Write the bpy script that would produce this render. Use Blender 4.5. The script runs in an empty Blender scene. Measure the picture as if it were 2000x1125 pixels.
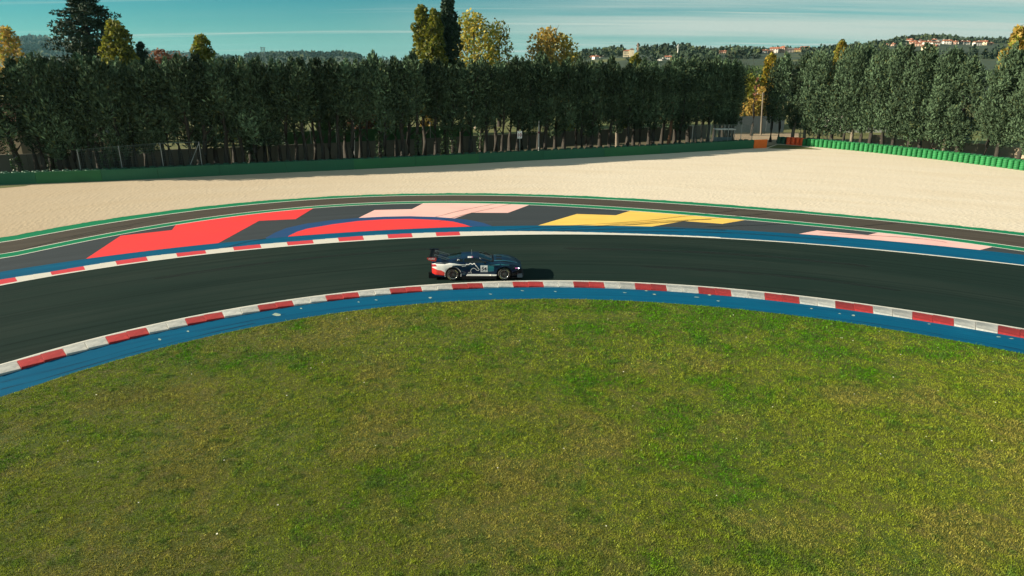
import bpy, bmesh, math, random
import numpy as np
from mathutils import Vector, Matrix, noise as mnoise

# ------------------------------------------------------------------ camera, sky, sun, exposure
scene = bpy.context.scene
COL = scene.collection
R = math.radians
CAM_H, FPX, HZ = 11.1, 1333.333, 120.0
PITCH = math.atan((562.5 - HZ) / FPX)
cam_data = bpy.data.cameras.new('camera')
cam_data.lens = 24.0
cam_data.sensor_width = 36.0
cam_data.clip_start = 0.5
cam_data.clip_end = 30000.0
cam = bpy.data.objects.new('camera', cam_data)
cam.location = (0, 0, CAM_H)
cam.rotation_euler = (R(90) - PITCH, 0, 0)
COL.objects.link(cam)
scene.camera = cam

SUN_EL, SUN_TRAVEL = R(20.5), R(4.0)          # height of the sun; heading in which its light travels (0 = +x)
world = bpy.data.worlds.new('World')
scene.world = world
world.use_nodes = True
wn, wl = world.node_tree.nodes, world.node_tree.links
wn.clear()
w_out = wn.new('ShaderNodeOutputWorld')
w_bg = wn.new('ShaderNodeBackground')
w_bg.inputs['Strength'].default_value = 0.07
sky = wn.new('ShaderNodeTexSky')
sky.sky_type = 'NISHITA'
sky.sun_disc = False
sky.sun_elevation = SUN_EL
sky.sun_rotation = math.atan2(-math.cos(SUN_TRAVEL), -math.sin(SUN_TRAVEL)) % (2 * math.pi)
sky.air_density = 0.7
sky.dust_density = 0.1
sky.ozone_density = 2.0
w_tint = wn.new('ShaderNodeMix'); w_tint.data_type = 'RGBA'; w_tint.blend_type = 'MULTIPLY'
w_tint.inputs[0].default_value = 1.0
w_tint.inputs[7].default_value = (0.105, 0.50, 0.455, 1)
wl.new(sky.outputs[0], w_tint.inputs[6])
# thin streaks of cirrus: noise on a flat cloud sheet far above the ground
w_tc = wn.new('ShaderNodeTexCoord')
w_sep = wn.new('ShaderNodeSeparateXYZ'); wl.new(w_tc.outputs['Generated'], w_sep.inputs[0])
w_zc = wn.new('ShaderNodeMath'); w_zc.operation = 'MAXIMUM'; w_zc.inputs[1].default_value = 0.0
wl.new(w_sep.outputs[2], w_zc.inputs[0])
w_z = wn.new('ShaderNodeMath'); w_z.operation = 'ADD'; w_z.inputs[1].default_value = 0.05
wl.new(w_zc.outputs[0], w_z.inputs[0])
w_dx = wn.new('ShaderNodeMath'); w_dx.operation = 'DIVIDE'; wl.new(w_sep.outputs[0], w_dx.inputs[0]); wl.new(w_z.outputs[0], w_dx.inputs[1])
w_dy = wn.new('ShaderNodeMath'); w_dy.operation = 'DIVIDE'; wl.new(w_sep.outputs[1], w_dy.inputs[0]); wl.new(w_z.outputs[0], w_dy.inputs[1])
w_cmb = wn.new('ShaderNodeCombineXYZ'); wl.new(w_dx.outputs[0], w_cmb.inputs[0]); wl.new(w_dy.outputs[0], w_cmb.inputs[1])


def world_noise(loc, scl, rot, detail, rough, lo, hi):
    mp = wn.new('ShaderNodeMapping'); mp.inputs['Location'].default_value = loc; mp.inputs['Scale'].default_value = scl
    mp.inputs['Rotation'].default_value = (0, 0, rot)
    wl.new(w_cmb.outputs[0], mp.inputs[0])
    nz = wn.new('ShaderNodeTexNoise'); nz.inputs['Scale'].default_value = 1.0; nz.inputs['Detail'].default_value = detail
    nz.inputs['Roughness'].default_value = rough
    wl.new(mp.outputs[0], nz.inputs['Vector'])
    mr = wn.new('ShaderNodeMapRange'); mr.interpolation_type = 'SMOOTHSTEP'
    mr.inputs[1].default_value = lo; mr.inputs[2].default_value = hi
    wl.new(nz.outputs['Fac'], mr.inputs[0])
    return mr.outputs[0]


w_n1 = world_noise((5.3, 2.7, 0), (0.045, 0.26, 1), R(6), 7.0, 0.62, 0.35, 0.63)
w_n2 = world_noise((1.4, 1.4, 0), (0.10, 1.1, 1), R(9), 7.0, 0.62, 0.54, 0.74)
# thin cirrus bank in the eastern sky, added unseen overhead for neutral fill; streaks elsewhere
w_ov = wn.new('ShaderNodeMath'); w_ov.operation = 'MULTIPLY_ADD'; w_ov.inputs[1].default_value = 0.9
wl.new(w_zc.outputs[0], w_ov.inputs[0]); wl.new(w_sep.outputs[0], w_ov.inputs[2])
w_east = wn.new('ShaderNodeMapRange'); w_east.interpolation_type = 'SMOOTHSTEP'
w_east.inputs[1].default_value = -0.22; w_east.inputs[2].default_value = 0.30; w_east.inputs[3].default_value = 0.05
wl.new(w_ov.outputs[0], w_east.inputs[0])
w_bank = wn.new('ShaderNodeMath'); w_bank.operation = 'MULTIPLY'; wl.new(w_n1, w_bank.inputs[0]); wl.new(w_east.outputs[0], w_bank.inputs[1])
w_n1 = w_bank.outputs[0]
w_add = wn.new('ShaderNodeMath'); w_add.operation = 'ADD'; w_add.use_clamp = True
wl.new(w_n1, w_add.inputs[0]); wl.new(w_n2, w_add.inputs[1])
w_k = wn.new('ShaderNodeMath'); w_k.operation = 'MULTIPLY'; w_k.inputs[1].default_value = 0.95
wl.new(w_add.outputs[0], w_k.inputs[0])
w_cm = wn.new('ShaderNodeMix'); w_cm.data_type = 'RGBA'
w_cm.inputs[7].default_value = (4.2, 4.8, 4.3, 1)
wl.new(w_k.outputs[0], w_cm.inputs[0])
# pale air close to the horizon, all the way round
w_hz = wn.new('ShaderNodeMath'); w_hz.operation = 'MULTIPLY'; w_hz.inputs[1].default_value = -30.0; wl.new(w_zc.outputs[0], w_hz.inputs[0])
w_ex = wn.new('ShaderNodeMath'); w_ex.operation = 'EXPONENT'; wl.new(w_hz.outputs[0], w_ex.inputs[0])
w_ek = wn.new('ShaderNodeMath'); w_ek.operation = 'MULTIPLY'; w_ek.inputs[1].default_value = 0.75; wl.new(w_ex.outputs[0], w_ek.inputs[0])
w_air = wn.new('ShaderNodeMix'); w_air.data_type = 'RGBA'; w_air.inputs[7].default_value = (2.3, 3.7, 3.45, 1)
wl.new(w_ek.outputs[0], w_air.inputs[0]); wl.new(w_tint.outputs[2], w_air.inputs[6])
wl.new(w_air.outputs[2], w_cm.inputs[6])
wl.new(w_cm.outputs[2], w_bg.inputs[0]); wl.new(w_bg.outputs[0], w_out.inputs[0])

sun_data = bpy.data.lights.new('sun', 'SUN')
sun_data.energy = 5.0
sun_data.angle = R(0.5)
sun_data.color = (1.0, 0.87, 0.66)
sun = bpy.data.objects.new('sun', sun_data)
sdir = Vector((math.cos(SUN_TRAVEL) * math.cos(SUN_EL), math.sin(SUN_TRAVEL) * math.cos(SUN_EL), -math.sin(SUN_EL)))
sun.rotation_euler = sdir.to_track_quat('-Z', 'Y').to_euler()
sun.location = (-60, -10, 40)
COL.objects.link(sun)

scene.view_settings.view_transform = 'Standard'
scene.view_settings.look = 'None'
scene.view_settings.gamma = 1.0
scene.view_settings.use_curve_mapping = False
scene.view_settings.exposure = 1.02
scene.render.engine = 'CYCLES'
scene.cycles.max_bounces = 6
scene.cycles.transparent_max_bounces = 12
scene.cycles.use_denoising = True

rng = np.random.default_rng(11)
random.seed(5)


# ------------------------------------------------------------------ survey: photo measurements to metres
def ray(u, v):
    a, b = (u - 1000.0) / FPX, -(v - 562.5) / FPX
    return (a, math.cos(PITCH) + b * math.sin(PITCH), -math.sin(PITCH) + b * math.cos(PITCH))


def gp(u, v, z=0.0):
    """point of the ground (height z) seen at this place of the photograph"""
    d = ray(u, v)
    t = (z - CAM_H) / d[2]
    return (d[0] * t, d[1] * t)


def far(u, v, dist):
    d = ray(u, v)
    t = dist / math.hypot(d[0], d[1])
    return Vector((d[0] * t, d[1] * t, CAM_H + d[2] * t))


def at_y(u, v, y):
    d = ray(u, v)
    t = y / d[1]
    return Vector((d[0] * t, y, CAM_H + d[2] * t))


# ------------------------------------------------------------------ object helpers
def tag(o, label=None, cat=None, group=None, kind=None):
    if label: o['label'] = label
    if cat: o['category'] = cat
    if group: o['group'] = group
    if kind: o['kind'] = kind
    return o


def empty(name, loc=(0, 0, 0), rz=0.0):
    o = bpy.data.objects.new(name, None)
    o.empty_display_size = 0.3
    o.location = loc
    o.rotation_euler = (0, 0, rz)
    COL.objects.link(o)
    return o


def link(name, mesh, parent=None, loc=(0, 0, 0), rot=(0, 0, 0), scale=(1, 1, 1)):
    o = bpy.data.objects.new(name, mesh)
    o.location, o.rotation_euler, o.scale = loc, rot, scale
    COL.objects.link(o)
    if parent: o.parent = parent
    return o


def mesh_np(name, v, f, mat=None, smooth=False, uv=None, col=None, mats=None, midx=None):
    """mesh from numpy arrays; f is an (n,k) array or a list of index lists"""
    me = bpy.data.meshes.new(name)
    v = np.asarray(v, dtype=np.float32)
    if isinstance(f, np.ndarray):
        k = f.shape[1]
        loops = f.astype(np.int32).ravel()
        starts = np.arange(0, len(loops), k, dtype=np.int32)
        totals = np.full(len(f), k, dtype=np.int32)
    else:
        loops = np.array([i for q in f for i in q], dtype=np.int32)
        totals = np.array([len(q) for q in f], dtype=np.int32)
        starts = np.concatenate([[0], np.cumsum(totals)[:-1]]).astype(np.int32)
    me.vertices.add(len(v)); me.vertices.foreach_set('co', v.ravel())
    me.loops.add(len(loops)); me.loops.foreach_set('vertex_index', loops)
    me.polygons.add(len(starts)); me.polygons.foreach_set('loop_start', starts); me.polygons.foreach_set('loop_total', totals)
    if midx is not None: me.polygons.foreach_set('material_index', np.asarray(midx, dtype=np.int32))
    me.polygons.foreach_set('use_smooth', np.full(len(starts), bool(smooth)))
    if uv is not None:
        l = me.uv_layers.new(name='UVMap')
        l.data.foreach_set('uv', np.asarray(uv, dtype=np.float32)[loops].ravel())
    if col is not None:
        a = me.color_attributes.new('Col', 'FLOAT_COLOR', 'POINT')
        c = np.ones((len(v), 4), dtype=np.float32); c[:, :3] = col
        a.data.foreach_set('color', c.ravel())
    me.update(calc_edges=True)
    for m in (mats or ([mat] if mat else [])): me.materials.append(m)
    return me


class MB:
    """collects simple solids into ONE mesh"""
    def __init__(self): self.v, self.f, self.s = [], [], []

    def add(self, v, f, smooth=False):
        n = len(self.v)
        self.v += [tuple(q) for q in v]
        self.f += [[i + n for i in q] for q in f]
        self.s += [smooth] * len(f)

    def box(self, c, s, rz=0.0, M=None):
        x, y, z = s[0] / 2, s[1] / 2, s[2] / 2
        p = [Vector((a, b, d)) for d in (-z, z) for b in (-y, y) for a in (-x, x)]
        m = M or Matrix.Rotation(rz, 4, 'Z')
        self.add([m @ q + Vector(c) for q in p], [[0, 2, 3, 1], [4, 5, 7, 6], [0, 1, 5, 4], [2, 6, 7, 3], [0, 4, 6, 2], [1, 3, 7, 5]])

    def bar(self, a, b, w, h=None):
        a, b = Vector(a), Vector(b)
        d = b - a
        q = d.to_track_quat('Z', 'Y').to_matrix().to_4x4()
        self.box((a + b) / 2, (w, h or w, d.length), M=q)

    def tube(self, pts, rads, n=8, cap=True, smooth=True):
        rings, base = [], len(self.v)
        pts = [Vector(p) for p in pts]
        vs, fs = [], []
        for i, p in enumerate(pts):
            d = (pts[min(i + 1, len(pts) - 1)] - pts[max(i - 1, 0)]).normalized()
            m = d.to_track_quat('Z', 'Y').to_matrix()
            for k in range(n):
                a = 2 * math.pi * k / n
                vs.append(p + m @ Vector((math.cos(a) * rads[i], math.sin(a) * rads[i], 0)))
        for i in range(len(pts) - 1):
            for k in range(n):
                k2 = (k + 1) % n
                fs.append([i * n + k, i * n + k2, (i + 1) * n + k2, (i + 1) * n + k])
        self.add(vs, fs, smooth)
        if cap:
            self.add([vs[k] for k in range(n)], [list(range(n))[::-1]])
            self.add([vs[(len(pts) - 1) * n + k] for k in range(n)], [list(range(n))])

    def lathe(self, prof, n=16, axis='Z', c=(0, 0, 0), smooth=True):
        vs, fs = [], []
        for r, z in prof:
            for k in range(n):
                a = 2 * math.pi * k / n
                if axis == 'Z': vs.append((c[0] + r * math.cos(a), c[1] + r * math.sin(a), c[2] + z))
                else: vs.append((c[0] + r * math.cos(a), c[1] + z, c[2] + r * math.sin(a)))
        for i in range(len(prof) - 1):
            for k in range(n):
                k2 = (k + 1) % n
                fs.append([i * n + k, i * n + k2, (i + 1) * n + k2, (i + 1) * n + k])
        self.add(vs, fs, smooth)

    def mesh(self, name, mat):
        me = bpy.data.meshes.new(name)
        me.from_pydata(self.v, [], self.f)
        me.polygons.foreach_set('use_smooth', self.s)
        me.materials.append(mat)
        me.update()
        return me

    def build(self, name, mat, parent=None, loc=(0, 0, 0), rot=(0, 0, 0)):
        return link(name, self.mesh(name, mat), parent, loc, rot)


# ------------------------------------------------------------------ materials
def M(name, col, rough=0.8, layers=(), bump=None, coord='Object', metal=0.0, coat=0.0, spec=0.5, vcol=False, transl=0.0,
      emit=None, alpha=None):
    m = bpy.data.materials.new(name)
    m.use_nodes = True
    nt, N, L = m.node_tree, m.node_tree.nodes, m.node_tree.links
    b = N['Principled BSDF']
    b.inputs['Roughness'].default_value = rough
    b.inputs['Metallic'].default_value = metal
    b.inputs['Coat Weight'].default_value = coat
    b.inputs['Coat Roughness'].default_value = 0.05
    b.inputs['Specular IOR Level'].default_value = spec
    tc = N.new('ShaderNodeTexCoord')

    def noise(scale, detail=4.0, rough_=0.55, loc=(0, 0, 0)):
        mp = N.new('ShaderNodeMapping')
        mp.inputs['Scale'].default_value = scale if hasattr(scale, '__len__') else (scale,) * 3
        mp.inputs['Location'].default_value = loc
        L.new(tc.outputs[coord], mp.inputs[0])
        nz = N.new('ShaderNodeTexNoise')
        nz.inputs['Scale'].default_value = 1.0
        nz.inputs['Detail'].default_value = detail
        nz.inputs['Roughness'].default_value = rough_
        L.new(mp.outputs[0], nz.inputs['Vector'])
        return nz.outputs['Fac']

    rgb = N.new('ShaderNodeRGB'); rgb.outputs[0].default_value = (*col, 1)
    cur = rgb.outputs[0]
    if vcol:
        at = N.new('ShaderNodeVertexColor'); at.layer_name = 'Col'
        mx = N.new('ShaderNodeMix'); mx.data_type = 'RGBA'; mx.blend_type = 'MULTIPLY'; mx.inputs[0].default_value = 1
        L.new(cur, mx.inputs[6]); L.new(at.outputs[0], mx.inputs[7])
        cur = mx.outputs[2]
    for i, (scale, c2, lo, hi, amt) in enumerate(layers):
        mr = N.new('ShaderNodeMapRange'); mr.inputs[1].default_value = lo; mr.inputs[2].default_value = hi
        mr.inputs[4].default_value = amt
        L.new(noise(scale, 5.0, 0.6, (i * 13.1, i * 7.7, i * 3.3)), mr.inputs[0])
        mx = N.new('ShaderNodeMix'); mx.data_type = 'RGBA'
        L.new(mr.outputs[0], mx.inputs[0]); L.new(cur, mx.inputs[6]); mx.inputs[7].default_value = (*c2, 1)
        cur = mx.outputs[2]
    L.new(cur, b.inputs['Base Color'])
    if bump:
        scale, strength, dist = bump
        bp = N.new('ShaderNodeBump'); bp.inputs['Strength'].default_value = strength; bp.inputs['Distance'].default_value = dist
        L.new(noise(scale, 6.0, 0.65), bp.inputs['Height'])
        L.new(bp.outputs[0], b.inputs['Normal'])
    if emit:
        b.inputs['Emission Color'].default_value = (*emit[0], 1)
        b.inputs['Emission Strength'].default_value = emit[1]
    out = N['Material Output']
    sh = b.outputs[0]
    if transl:
        t = N.new('ShaderNodeBsdfTranslucent'); L.new(cur, t.inputs[0])
        mxs = N.new('ShaderNodeMixShader'); mxs.inputs[0].default_value = transl
        L.new(sh, mxs.inputs[1]); L.new(t.outputs[0], mxs.inputs[2]); sh = mxs.outputs[0]
    if alpha:                                            # worn film: (noise scale, lo, hi, most)
        tr = N.new('ShaderNodeBsdfTransparent')
        mr = N.new('ShaderNodeMapRange'); mr.inputs[1].default_value = alpha[1]; mr.inputs[2].default_value = alpha[2]
        mr.inputs[4].default_value = alpha[3]
        L.new(noise(alpha[0], 5.0, 0.6, (4.2, 1.3, 0)), mr.inputs[0])
        mxs = N.new('ShaderNodeMixShader'); L.new(mr.outputs[0], mxs.inputs[0])
        L.new(tr.outputs[0], mxs.inputs[1]); L.new(sh, mxs.inputs[2]); sh = mxs.outputs[0]
    L.new(sh, out.inputs[0])
    return m


ASPH = dict(coord='UV', spec=0.15)
MAT = dict(
    asphalt=M('asphalt', (0.013, 0.028, 0.0235), 0.88, [((0.06, 0.3, 1), (0.024, 0.038, 0.032), 0.45, 0.7, 0.8), ((0.025, 4.0, 1), (0.004, 0.012, 0.011), 0.50, 0.68, 0.7), ((0.05, 7.0, 1), (0.036, 0.044, 0.038), 0.60, 0.72, 0.7),
              ((25, 25, 1), (0.04, 0.048, 0.042), 0.6, 0.8, 0.25)], ((40, 40, 1), 0.25, 0.01), coord='UV', spec=0.06),
    old_asphalt=M('old_asphalt', (0.064, 0.055, 0.045), 0.85, [((0.08, 1.6, 1), (0.088, 0.077, 0.064), 0.4, 0.7, 0.8), ((0.03, 5.0, 1), (0.036, 0.033, 0.028), 0.52, 0.75, 0.6),
              ((20, 20, 1), (0.11, 0.10, 0.08), 0.6, 0.8, 0.3)], ((30, 30, 1), 0.3, 0.012), **ASPH),
    slate=M('slate_paint', (0.042, 0.052, 0.060), 0.75, [((0.05, 1.2, 1), (0.056, 0.068, 0.078), 0.4, 0.7, 0.7), ((0.03, 7.0, 1), (0.026, 0.037, 0.046), 0.55, 0.75, 0.6)], ((40, 40, 1), 0.15, 0.008), **ASPH),
    blue=M('blue_paint', (0.0, 0.094, 0.195), 0.75, [((0.04, 4.0, 1), (0.0006, 0.060, 0.140), 0.50, 0.70, 0.8), ((0.3, 2.0, 1), (0.0, 0.120, 0.24), 0.5, 0.75, 0.6), ((3, 6, 1), (0.012, 0.14, 0.23), 0.64, 0.76, 0.6), ((0.15, 14, 1), (0.001, 0.05, 0.11), 0.6, 0.75, 0.6)], ((30, 30, 1), 0.2, 0.008), coord='UV', spec=0.1),
    deep_blue=M('deep_blue_paint', (0.006, 0.06, 0.19), 0.6, [((0.3, 0.3, 1), (0.006, 0.045, 0.14), 0.45, 0.7, 0.7)], ((20, 20, 20), 0.15, 0.008)),
    red_paint=M('red_paint', (0.88, 0.050, 0.055), 0.75, [(0.35, (0.80, 0.055, 0.048), 0.45, 0.7, 0.7), ((0.12, 3.5, 1), (0.55, 0.045, 0.05), 0.54, 0.74, 0.55), ((9, 9, 9), (0.70, 0.07, 0.07), 0.55, 0.75, 0.4)], (25, 0.15, 0.008), spec=0.2),
    pink_paint=M('pink_paint', (0.90, 0.54, 0.50), 0.75, [(0.35, (0.84, 0.46, 0.44), 0.45, 0.7, 0.7), ((0.12, 3.5, 1), (0.62, 0.38, 0.36), 0.54, 0.74, 0.5), ((9, 9, 9), (0.8, 0.5, 0.47), 0.55, 0.75, 0.4)], (25, 0.15, 0.008), spec=0.2),
    yellow_paint=M('yellow_paint', (0.90, 0.60, 0.13), 0.75, [(0.35, (0.84, 0.52, 0.10), 0.45, 0.7, 0.7), ((0.12, 3.5, 1), (0.52, 0.32, 0.08), 0.52, 0.72, 0.6), ((9, 9, 9), (0.8, 0.52, 0.14), 0.55, 0.75, 0.4)], (25, 0.15, 0.008), spec=0.2),
    green_paint=M('green_paint', (0.004, 0.21, 0.095), 0.65, [((0.3, 3.0, 1), (0.006, 0.16, 0.075), 0.5, 0.72, 0.7)], ((25, 25, 1), 0.2, 0.008), **ASPH),
    white_paint=M('white_paint', (0.72, 0.70, 0.64), 0.65, [((0.4, 3.0, 1), (0.55, 0.53, 0.48), 0.5, 0.75, 0.6)], ((25, 25, 1), 0.2, 0.006), **ASPH),
    kerb_white=M('kerb_white', (0.54, 0.55, 0.53), 0.75, [((1.0, 1.0, 7), (0.24, 0.26, 0.26), 0.42, 0.66, 0.8), ((9, 3, 5), (0.66, 0.65, 0.60), 0.5, 0.68, 0.7), ((3, 18, 5), (0.20, 0.225, 0.23), 0.56, 0.72, 0.7)], (20, 0.35, 0.012)),
    kerb_red=M('kerb_red', (0.36, 0.020, 0.022), 0.75, [((1.0, 1.0, 7), (0.22, 0.018, 0.018), 0.45, 0.68, 0.8), ((9, 3, 5), (0.50, 0.035, 0.035), 0.5, 0.68, 0.7), ((3, 18, 5), (0.15, 0.02, 0.02), 0.58, 0.74, 0.6)], (20, 0.35, 0.012)),
    kerb_white2=M('fresh_kerb_white', (0.70, 0.67, 0.60), 0.65, [((2, 6, 6), (0.58, 0.56, 0.5), 0.5, 0.72, 0.6)], (20, 0.2, 0.01)),
    kerb_red2=M('fresh_kerb_red', (0.68, 0.045, 0.06), 0.6, [((2, 6, 6), (0.55, 0.04, 0.05), 0.5, 0.72, 0.6)], (20, 0.2, 0.01)),
    rubber=M('rubber_mark', (0.02, 0.024, 0.026), 0.8, alpha=((0.5, 9, 1), 0.35, 0.75, 0.8), coord='UV', spec=0.2),
    scrape=M('worn_paint', (0.36, 0.44, 0.34), 0.8, [(9, (0.16, 0.30, 0.30), 0.4, 0.7, 0.8)]),
    belt=M('green_belt', (0.004, 0.108, 0.052), 0.6, [((0.4, 0.4, 0.9), (0.006, 0.095, 0.045), 0.4, 0.7, 0.7), ((6, 6, 0.8), (0.02, 0.14, 0.075), 0.55, 0.75, 0.4)], (3, 0.2, 0.03)),
    belt_alt=M('green_belt_newer', (0.010, 0.135, 0.045), 0.6, [((0.4, 0.4, 0.9), (0.008, 0.10, 0.035), 0.4, 0.7, 0.7)], (3, 0.2, 0.03)),
    orange_belt=M('orange_belt', (0.85, 0.17, 0.02), 0.7, [(1.5, (0.7, 0.13, 0.016), 0.4, 0.7, 0.7)], (3, 0.2, 0.03)),
    tyre_green=M('tyre_green', (0.019, 0.19, 0.055), 0.65, [((1.3, 1.3, 4), (0.012, 0.13, 0.042), 0.45, 0.7, 0.8), ((7, 7, 14), (0.07, 0.30, 0.11), 0.55, 0.75, 0.4)], (12, 0.35, 0.02), spec=0.3),
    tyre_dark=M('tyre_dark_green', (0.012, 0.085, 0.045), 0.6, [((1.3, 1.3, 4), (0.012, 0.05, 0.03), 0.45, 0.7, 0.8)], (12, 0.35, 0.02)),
    tyre_orange=M('tyre_orange', (0.92, 0.12, 0.025), 0.6, [((1.3, 1.3, 4), (0.75, 0.09, 0.018), 0.45, 0.7, 0.8)], (12, 0.35, 0.02)),
    black=M('black_plastic', (0.010, 0.011, 0.012), 0.5, [(6, (0.018, 0.018, 0.018), 0.4, 0.7, 0.6)]),
    carbon=M('carbon', (0.008, 0.009, 0.010), 0.6, [(30, (0.014, 0.015, 0.016), 0.4, 0.7, 0.6)], spec=0.2),
    tyre=M('tyre_rubber', (0.017, 0.017, 0.016), 0.75, [(9, (0.03, 0.029, 0.026), 0.5, 0.7, 0.6)], (30, 0.2, 0.005)),
    rim=M('rim_metal', (0.13, 0.14, 0.14), 0.32, [(8, (0.05, 0.05, 0.05), 0.5, 0.7, 0.7)], metal=0.9),
    rim_lip=M('rim_lip_metal', (0.62, 0.62, 0.58), 0.25, [(8, (0.4, 0.4, 0.38), 0.5, 0.7, 0.6)], metal=0.9),
    navy=M('navy_car_paint', (0.0004, 0.012, 0.042), 0.42, [((0.9, 0.9, 0.9), (0.0004, 0.036, 0.072), 0.45, 0.7, 0.8)], coat=0.2, spec=0.18),
    teal_car=M('teal_car_paint', (0.006, 0.115, 0.15), 0.32, [((1.2, 1.2, 1.2), (0.006, 0.07, 0.11), 0.45, 0.7, 0.7)], coat=1.0),
    car_white=M('white_car_paint', (0.90, 0.88, 0.84), 0.35, [((2, 2, 2), (0.82, 0.80, 0.76), 0.45, 0.7, 0.6)], coat=0.4),
    car_red=M('red_car_paint', (0.80, 0.035, 0.025), 0.35, [((2, 2, 2), (0.70, 0.03, 0.02), 0.45, 0.7, 0.6)], coat=0.8),
    car_glass=M('car_glass', (0.004, 0.010, 0.012), 0.08, [((1, 1, 1), (0.008, 0.02, 0.022), 0.45, 0.7, 0.6)], spec=0.6),
    tail_red=M('tail_lamp', (0.35, 0.01, 0.015), 0.2, [((5, 5, 5), (0.5, 0.02, 0.02), 0.45, 0.7, 0.6)], coat=1.0),
    lamp=M('headlamp_lens', (0.9, 0.9, 0.95), 0.2, emit=((1.0, 0.92, 1.0), 3.0)),
    lamp_pink=M('daylight_strip', (0.5, 0.2, 0.5), 0.2, emit=((0.75, 0.12, 0.45), 0.6)),
    pink_mark=M('pink_print', (0.45, 0.16, 0.30), 0.5),
    yellow_print=M('yellow_print', (0.42, 0.40, 0.16), 0.7),
    print_black=M('dark_print', (0.012, 0.016, 0.03), 0.6),
    print_grey=M('grey_print', (0.30, 0.34, 0.34), 0.6),
    sign_white=M('sign_white', (0.84, 0.84, 0.84), 0.5, [(4, (0.76, 0.76, 0.76), 0.4, 0.7, 0.6)]),
    sign_red=M('sign_dark_red', (0.20, 0.02, 0.05), 0.6),
    steel=M('galvanised_steel', (0.32, 0.35, 0.36), 0.45, [((3, 3, 3), (0.22, 0.25, 0.26), 0.4, 0.7, 0.7)], metal=0.5),
    wire=M('fence_wire', (0.10, 0.15, 0.15), 0.5, [((3, 3, 3), (0.07, 0.11, 0.11), 0.4, 0.7, 0.7)], metal=0.3),
    concrete=M('concrete', (0.15, 0.145, 0.12), 0.9, [(0.5, (0.10, 0.10, 0.08), 0.4, 0.7, 0.8), ((3, 3, 0.5), (0.08, 0.08, 0.065), 0.55, 0.75, 0.6)], (8, 0.3, 0.02)),
    stone_wall=M('stone_wall', (0.46, 0.38, 0.27), 0.9, [(0.8, (0.34, 0.28, 0.20), 0.4, 0.7, 0.8), (5, (0.52, 0.46, 0.36), 0.5, 0.7, 0.6)], (6, 0.4, 0.03)),
    grey_sheet=M('grey_sheet_metal', (0.24, 0.27, 0.28), 0.5, [((2, 2, 0.4), (0.18, 0.2, 0.21), 0.4, 0.7, 0.7)]),
    screen_green=M('green_screen_cloth', (0.05, 0.12, 0.05), 0.85, [((1, 1, 1), (0.035, 0.09, 0.04), 0.4, 0.7, 0.7)], transl=0.5),
    white_wall=M('white_render', (0.78, 0.76, 0.72), 0.8, [(0.6, (0.66, 0.64, 0.6), 0.45, 0.7, 0.6)]),
    blue_wall=M('blue_grey_sheet', (0.12, 0.20, 0.24), 0.7, [(0.6, (0.09, 0.16, 0.2), 0.45, 0.7, 0.6)]),
    beige_wall=M('beige_render', (0.34, 0.26, 0.17), 0.85, [(0.6, (0.28, 0.21, 0.14), 0.45, 0.7, 0.6)]),
    dirt=M('dirt', (0.34, 0.26, 0.165), 0.95, [(0.3, (0.24, 0.18, 0.11), 0.4, 0.7, 0.7), (3, (0.40, 0.32, 0.22), 0.5, 0.7, 0.5)], (4, 0.4, 0.05)),
    verge=M('verge_soil', (0.11, 0.085, 0.045), 0.95, [(0.25, (0.05, 0.065, 0.02), 0.42, 0.62, 0.9), (2, (0.15, 0.11, 0.06), 0.5, 0.7, 0.6)], (4, 0.5, 0.05)),
    meadow=M('meadow', (0.10, 0.125, 0.025), 0.95, [(0.03, (0.13, 0.12, 0.035), 0.4, 0.65, 0.9), (0.4, (0.06, 0.09, 0.018), 0.5, 0.7, 0.6)], (1.5, 0.5, 0.1)),
    turf_soil=M('turf_soil', (0.08, 0.095, 0.014), 0.95, [(0.35, (0.045, 0.095, 0.008), 0.42, 0.62, 0.8), (4, (0.17, 0.13, 0.05), 0.5, 0.7, 0.7)], (14, 0.7, 0.05)),
    grass=M('grass_blade', (1, 1, 1), 0.75, vcol=True, transl=0.25, spec=0.08),
    daisy=M('daisy_white', (0.75, 0.73, 0.62), 0.7),
    hill=M('hill_land', (0.026, 0.050, 0.022), 0.95, [((0.009, 0.009, 0.03), (0.14, 0.15, 0.04), 0.57, 0.62, 0.85), ((0.035, 0.02, 0.03), (0.016, 0.036, 0.018), 0.45, 0.6, 0.85), ((0.2, 0.2, 0.2), (0.05, 0.075, 0.032), 0.55, 0.75, 0.5)]),
    wood=M('far_woodland', (0.026, 0.048, 0.024), 0.9, vcol=True),
    bark=M('bark', (0.036, 0.031, 0.024), 0.9, [((6, 6, 1.2), (0.02, 0.018, 0.015), 0.42, 0.65, 0.85)], ((10, 10, 2), 0.6, 0.04)),
    bark_red=M('reddish_bark', (0.20, 0.095, 0.05), 0.9, [((6, 6, 1.2), (0.11, 0.055, 0.035), 0.42, 0.65, 0.85)], ((10, 10, 2), 0.6, 0.04)),
    bark_pale=M('pale_bark', (0.20, 0.17, 0.13), 0.9, [((6, 6, 1.2), (0.15, 0.13, 0.10), 0.45, 0.65, 0.8)], ((10, 10, 2), 0.6, 0.04)),
    cypress=M('cypress_foliage', (0.068, 0.110, 0.062), 0.8, vcol=True, spec=0.08),
    ivy=M('ivy_leaf', (0.05, 0.10, 0.03), 0.6, vcol=True),
    yellow_leaf=M('yellow_leaf', (0.42, 0.34, 0.045), 0.7, vcol=True, transl=0.35),
    gold_leaf=M('golden_leaf', (0.44, 0.30, 0.065), 0.7, vcol=True, transl=0.35),
    lime_leaf=M('lime_leaf', (0.21, 0.21, 0.022), 0.7, vcol=True, transl=0.35),
    green_leaf=M('green_leaf', (0.055, 0.10, 0.018), 0.7, vcol=True, transl=0.25),
    dark_leaf=M('dark_leaf', (0.022, 0.050, 0.026), 0.75, vcol=True, transl=0.1),
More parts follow.
